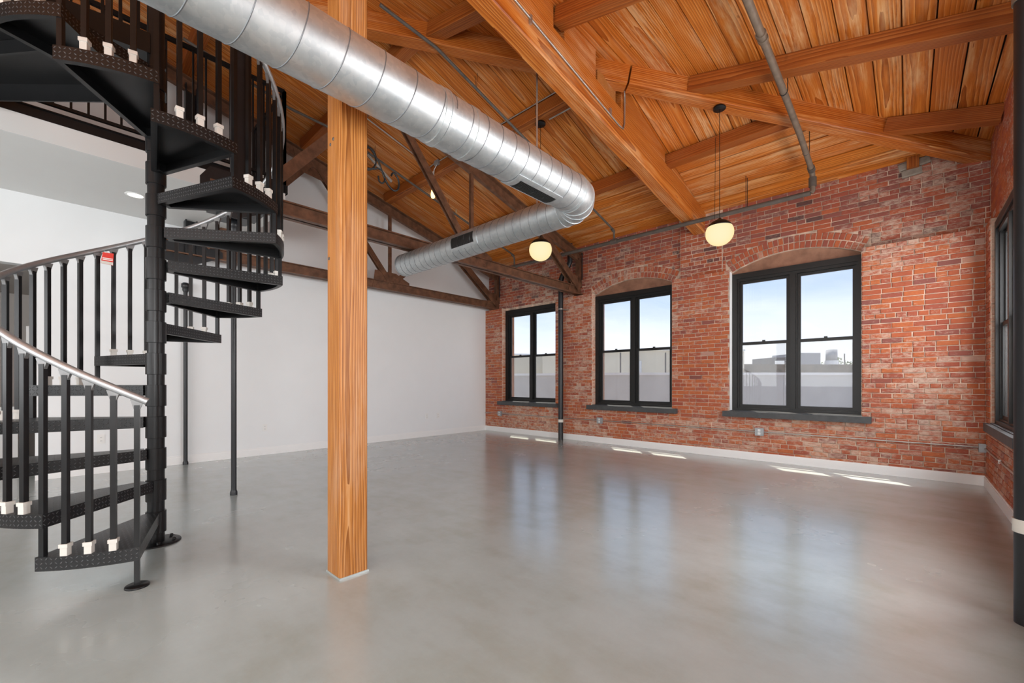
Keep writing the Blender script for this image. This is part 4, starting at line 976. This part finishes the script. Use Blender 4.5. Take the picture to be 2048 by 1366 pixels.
# junction box, flexible conduits and hanging bulb in the far bay
jx, jz = -5.70, ZM(yz) - 0.03
p = thing('junction_box', (jx, yz, jz), 'small grey junction box with conduits on the purlin in the far roof bay', 'junction box')
MB().box((jx - 0.055, yz - 0.02, jz - 0.05), (jx + 0.055, yz + 0.012, jz + 0.05)).build('box', M['outlet'], p)
MB().tube([(jx - 0.05, yz - 0.01, jz), (jx - 0.22, yz - 0.02, jz - 0.03), (jx - 0.3, yz, jz + 0.02)], 0.010, 8).build('flex_conduit', M['conduit'], p)
MB().tube([(jx + 0.05, yz, jz), (-5.03, yz, jz + 0.01)], 0.009, 8).build('conduit_run', M['conduit'], p)
MB().tube([(jx, yz - 0.01, jz - 0.05), (jx - 0.04, yz - 0.03, jz - 0.12), (jx - 0.09, yz, jz - 0.19)], 0.008, 8).build('flex_conduit', M['conduit'], p)
p = thing('hanging_bulb', (jx - 0.05, yz - 0.06, jz - 0.2), 'bare glowing filament bulb hanging from a cord in the far roof bay', 'lamp')
bx0, by0, bz0 = jx - 0.03, yz - 0.06, 4.32
MB().tube([(bx0, by0, bz0 + 0.16), (bx0, by0, jz - 0.16)], 0.005, 6).build('cord', M['band'], p)
MB().lathe([(0.0, 0.165), (0.018, 0.16), (0.02, 0.10), (0.024, 0.09)], (bx0, by0, bz0), 14).build('socket', M['band'], p)
MB().lathe([(0.018, 0.10), (0.026, 0.05), (0.036, 0.0), (0.036, -0.04), (0.026, -0.07), (0.0, -0.08)], (bx0, by0, bz0), 18).build('bulb', M['bulb'], p)
# long thin conduit on the boards left of the post
p = pipe('conduit', [(-5.9, 4.2, ZM(4.2) - 0.03), (-5.9, 1.1, ZM(1.1) - 0.03)], 0.010, M['conduit'], 'thin metal conduit fixed to the boards just right of the timber column', 'conduit')

# ------------------------------------------------------------------ lamps
def pendant(x_, y_, zc, zg, label):
    p = thing('globe_pendant', (x_, y_, zc), label, 'lamp')
    MB().lathe([(0.0, 0.0), (0.066, 0.0), (0.068, 0.004), (0.068, 0.026), (0.0, 0.028)], (x_, y_, zc - 0.028), 28).build('canopy', M['black'], p)
    MB().tube([(x_, y_, zg + 0.17), (x_, y_, zc - 0.02)], 0.0035, 6).build('cord', M['black'], p)
    r = 0.152; c = (x_, y_, zg)
    gl = [(r * math.sin(t), r * math.cos(t) * 0.97) for t in [math.radians(62 + i * 118 / 14) for i in range(15)]]
    MB().lathe(gl, c, 32).build('globe', M['globe'], p)
    capp = [(0.0, 0.175), (0.012, 0.172), (0.03, 0.155)] + [(r * 1.01 * math.sin(t), r * math.cos(t)) for t in [math.radians(16 + i * 47 / 8) for i in range(9)]] + [(0.125, 0.062)]
    MB().lathe(capp, c, 32).build('cap', M['black'], p)
    return p
pr = pendant(-1.60, 5.24, ZE(-1.6) - HB + 0.004, 2.94, 'lit opal globe pendant with black cap hanging from the hip beam near the right window')
MB().tube([(-1.66, 5.26, 3.12), (-1.665, 5.30, 4.10)], 0.0025, 5).build('loose_cord', M['black'], pr)
pendant(-3.60, 4.40, ZM(4.4) - PH - 0.002, 2.98, 'lit opal globe pendant partly hidden behind the duct, left of the other')
dl = thing('downlight', (-6.89, 0.62, 3.49), 'round recessed downlight glowing in the white soffit of the mezzanine', 'lamp')
MB().lathe([(0.075, -0.004), (0.098, -0.004), (0.10, 0.0), (0.075, 0.0)], (-6.89, 0.62, 3.488), 28).build('trim_ring', M['trim'], dl)
MB().lathe([(0.0, -0.002), (0.076, -0.002)], (-6.89, 0.62, 3.488), 28).build('lens', M['downlight'], dl)

# ------------------------------------------------------------------ wrought iron scroll on the post
sc_ = thing('scroll_bracket', (-2.60, 1.34, 2.7), 'black wrought iron scroll bracket beside the top of the timber column', 'bracket')
def scroll(pts, r, nm):
    P = [(-2.60, 1.336 + a, z) for a, z in pts]; Q = []
    for i in range(len(P) - 1):
        p0, p1, p2, p3 = [Vector(P[max(0, min(len(P) - 1, i + k))]) for k in (-1, 0, 1, 2)]
        for s in range(5):
            t = s / 5; Q.append(0.5 * ((2 * p1) + (p2 - p0) * t + (2 * p0 - 5 * p1 + 4 * p2 - p3) * t * t + (3 * p1 - p0 - 3 * p2 + p3) * t ** 3))
    Q.append(Vector(P[-1])); MB().tube(Q, r, 7).build(nm, M['black'], sc_)
scroll([(0.0, 2.78), (0.07, 2.745), (0.12, 2.69), (0.155, 2.62), (0.19, 2.56), (0.235, 2.53), (0.272, 2.55), (0.28, 2.60), (0.26, 2.64), (0.235, 2.65), (0.22, 2.625)], 0.0065, 'main_scroll')
scroll([(0.0, 2.61), (0.05, 2.605), (0.09, 2.635), (0.105, 2.68), (0.095, 2.735), (0.06, 2.755), (0.035, 2.735), (0.04, 2.71), (0.06, 2.715)], 0.006, 'upper_curl')
scroll([(0.04, 2.612), (0.09, 2.625), (0.125, 2.64), (0.16, 2.62), (0.17, 2.575), (0.15, 2.55), (0.128, 2.56), (0.123, 2.59)], 0.006, 'lower_curl')
MB().obox((-2.60, 1.336, 2.73), (-2.60, 1.56, 2.585), 0.006, 0.018).build('arm', M['pipe_grey'], sc_)

# ------------------------------------------------------------------ world outside the windows
def cam_pt(u, f, z):
    a = math.radians(43.1456); r = (u - 1024) / 845 * f
    return (r * math.cos(a) - f * math.sin(a), r * math.sin(a) + f * math.cos(a), z)
structure('ground', MB().box((-60, 7.9, -0.6), (40, 120, -0.5)), M['roofing'])
def wall_seg(name, p, q, th, z0, z1, mat, par=None):
    return MB().obox((p[0], p[1], (z0 + z1) / 2), (q[0], q[1], (z0 + z1) / 2), th, z1 - z0).build(name, mat, par)
pts = [cam_pt(880, 15, 0), cam_pt(1271, 12.5, 0), cam_pt(1560, 12.5, 0), cam_pt(2150, 12.9, 0)]
pp = thing('parapet', pts[1], 'pale grey rendered roof parapet seen through the lower panes', 'wall')
for i in range(3):
    wall_seg('parapet_wall', pts[i], pts[i + 1], 0.3, -0.5, 1.42, M['ext_wall'], pp); wall_seg('coping', pts[i], pts[i + 1], 0.38, 1.42, 1.49, M['ext_cap'], pp)
cb_ = thing('far_building', cam_pt(1243, 25, 0), 'cream building with flat roof seen through the left and middle windows', 'building')
def block(name, u0, u1, f0, f1, depth, z1, mat, par, z0=-0.5):
    a, b = Vector(cam_pt(u0, f0, 0)), Vector(cam_pt(u1, f1, 0)); d = (b - a).normalized(); n_ = Vector((-d.y, d.x, 0))
    if n_.dot(a) < 0: n_ = -n_
    mb = MB().prism([(a.x, a.y), (b.x, b.y), (b.x + n_.x * depth, b.y + n_.y * depth), (a.x + n_.x * depth, a.y + n_.y * depth)], z0, z1, lambda p_, q_, h: (p_, q_, h))
    return mb.build(name, mat, par)
block('low_wing', 930, 1250, 28, 30, 6, 3.05, M['cream'], cb_); block('low_wing_coping', 930, 1250, 27.9, 29.9, 6.3, 3.15, M['ext_cap'], cb_, 3.05)
block('tall_wing', 1243, 1277, 25.0, 22.5, 6, 2.92, M['cream'], cb_); block('tall_wing_side', 1277, 1375, 22.5, 31, 6, 2.88, M['cream'], cb_)
block('tall_coping', 1243, 1277, 24.95, 22.4, 6, 3.0, M['ext_cap'], cb_, 2.92); block('side_coping', 1276.5, 1375, 22.4, 30.9, 6, 2.96, M['ext_cap'], cb_, 2.88)
for u, f, z in ((1226, 29.0, 2.45), (1298, 24.0, 2.35), (1333, 26.8, 2.2), (1093, 28.4, 2.7)):
    c = cam_pt(u, f, z); MB().obox((c[0], c[1], z - 0.17), (c[0], c[1], z + 0.17), 0.22, 0.22, up=(0, 1, 0), ch=0.05).build('wall_lamp', M['unit_dark'], cb_)
c0, c1 = cam_pt(1280, 22.4, 0), cam_pt(1288, 23.0, 0); wall_seg('door', c0, c1, 0.08, 1.0, 2.35, M['ext_cap'], cb_)
for u, f, lb in ((1241, 20.0, 'thin dark pole above the parapet, left of the two in the middle window'), (1331, 20.0, 'thin dark pole above the parapet, right of the two in the middle window')):
    c = cam_pt(u, f, 0); tag(MB().tube([(c[0], c[1], -0.5), (c[0], c[1], 2.62)], 0.035, 8).build('roof_pole', M['unit_dark']), lb, 'pole')
db = block('brick_parapet', 1400, 1900, 34, 36, 1.0, 2.70, M['dkbrick'], None); tag(db, 'dark old brick parapet behind the grey parapet in the right window', 'wall')
u1 = block('rooftop_shed', 1543, 1598, 50, 50, 4, 4.15, M['unit_dark'], None, -0.5); tag(u1, 'low dark rooftop shed at left in the right window', 'shed')
w1 = block('white_unit', 1555, 1569, 49.4, 49.4, 0.5, 3.75, M['trim'], u1, 2.5)
u2 = block('distant_building', 1601, 1641, 55, 55, 6, 5.05, M['unit_grey'], None, -0.5); tag(u2, 'grey flat-roofed building on the skyline of the right window', 'building')
tk = thing('rooftop_tank', cam_pt(1663, 55, 1.0), 'round grey water tank on the skyline right of the flat grey building', 'tank')
c = cam_pt(1663, 55, 0); MB().lathe([(0.0, 5.5), (0.62, 5.45), (0.64, 4.05), (0.0, 4.05)], c, 20).build('drum', M['unit_grey'], tk); MB().lathe([(0.75, 4.05), (0.75, -0.5)], c, 20).build('base', M['ext_cap'], tk)
c = cam_pt(1689, 52, 0); tag(MB().tube([(c[0], c[1], -0.5), (c[0], c[1], 4.75)], 0.07, 6).build('antenna_mast', M['unit_dark']), 'thin mast beside the distant trees in the right window', 'mast')
for u, h, w_, lb in ((1677, 4.3, 0.7, 'small distant tree left of the mast in the right window'), (1698, 3.9, 0.7, 'small distant tree right of the mast in the right window'), (1648, 3.75, 0.6, 'tiny distant tree between the grey building and the tank')):
    c = cam_pt(u, 58, 0); t = thing('distant_tree', (c[0], c[1], -0.5), lb, 'tree')
    MB().tube([(c[0], c[1], -0.5), (c[0], c[1], h - 0.3)], 0.08, 6).build('trunk', M['unit_dark'], t)
    mb = MB()
    for i in range(60):
        a, rr, zz = random.uniform(0, 2 * PI), w_ * math.sqrt(random.random()) * 0.8, random.uniform(-1.2, 0.25)
        k = 0.16; p0 = Vector((c[0] + rr * math.cos(a), c[1] + rr * math.sin(a), h + zz))
        q = [p0 + Vector((random.uniform(-k, k), random.uniform(-k, k), random.uniform(-k, k))) for _ in range(4)]
        mb.add(q, [(0, 1, 2), (0, 2, 3), (0, 3, 1), (1, 3, 2)])
    mb.build('foliage', M['leaf'], t, 'stuff')
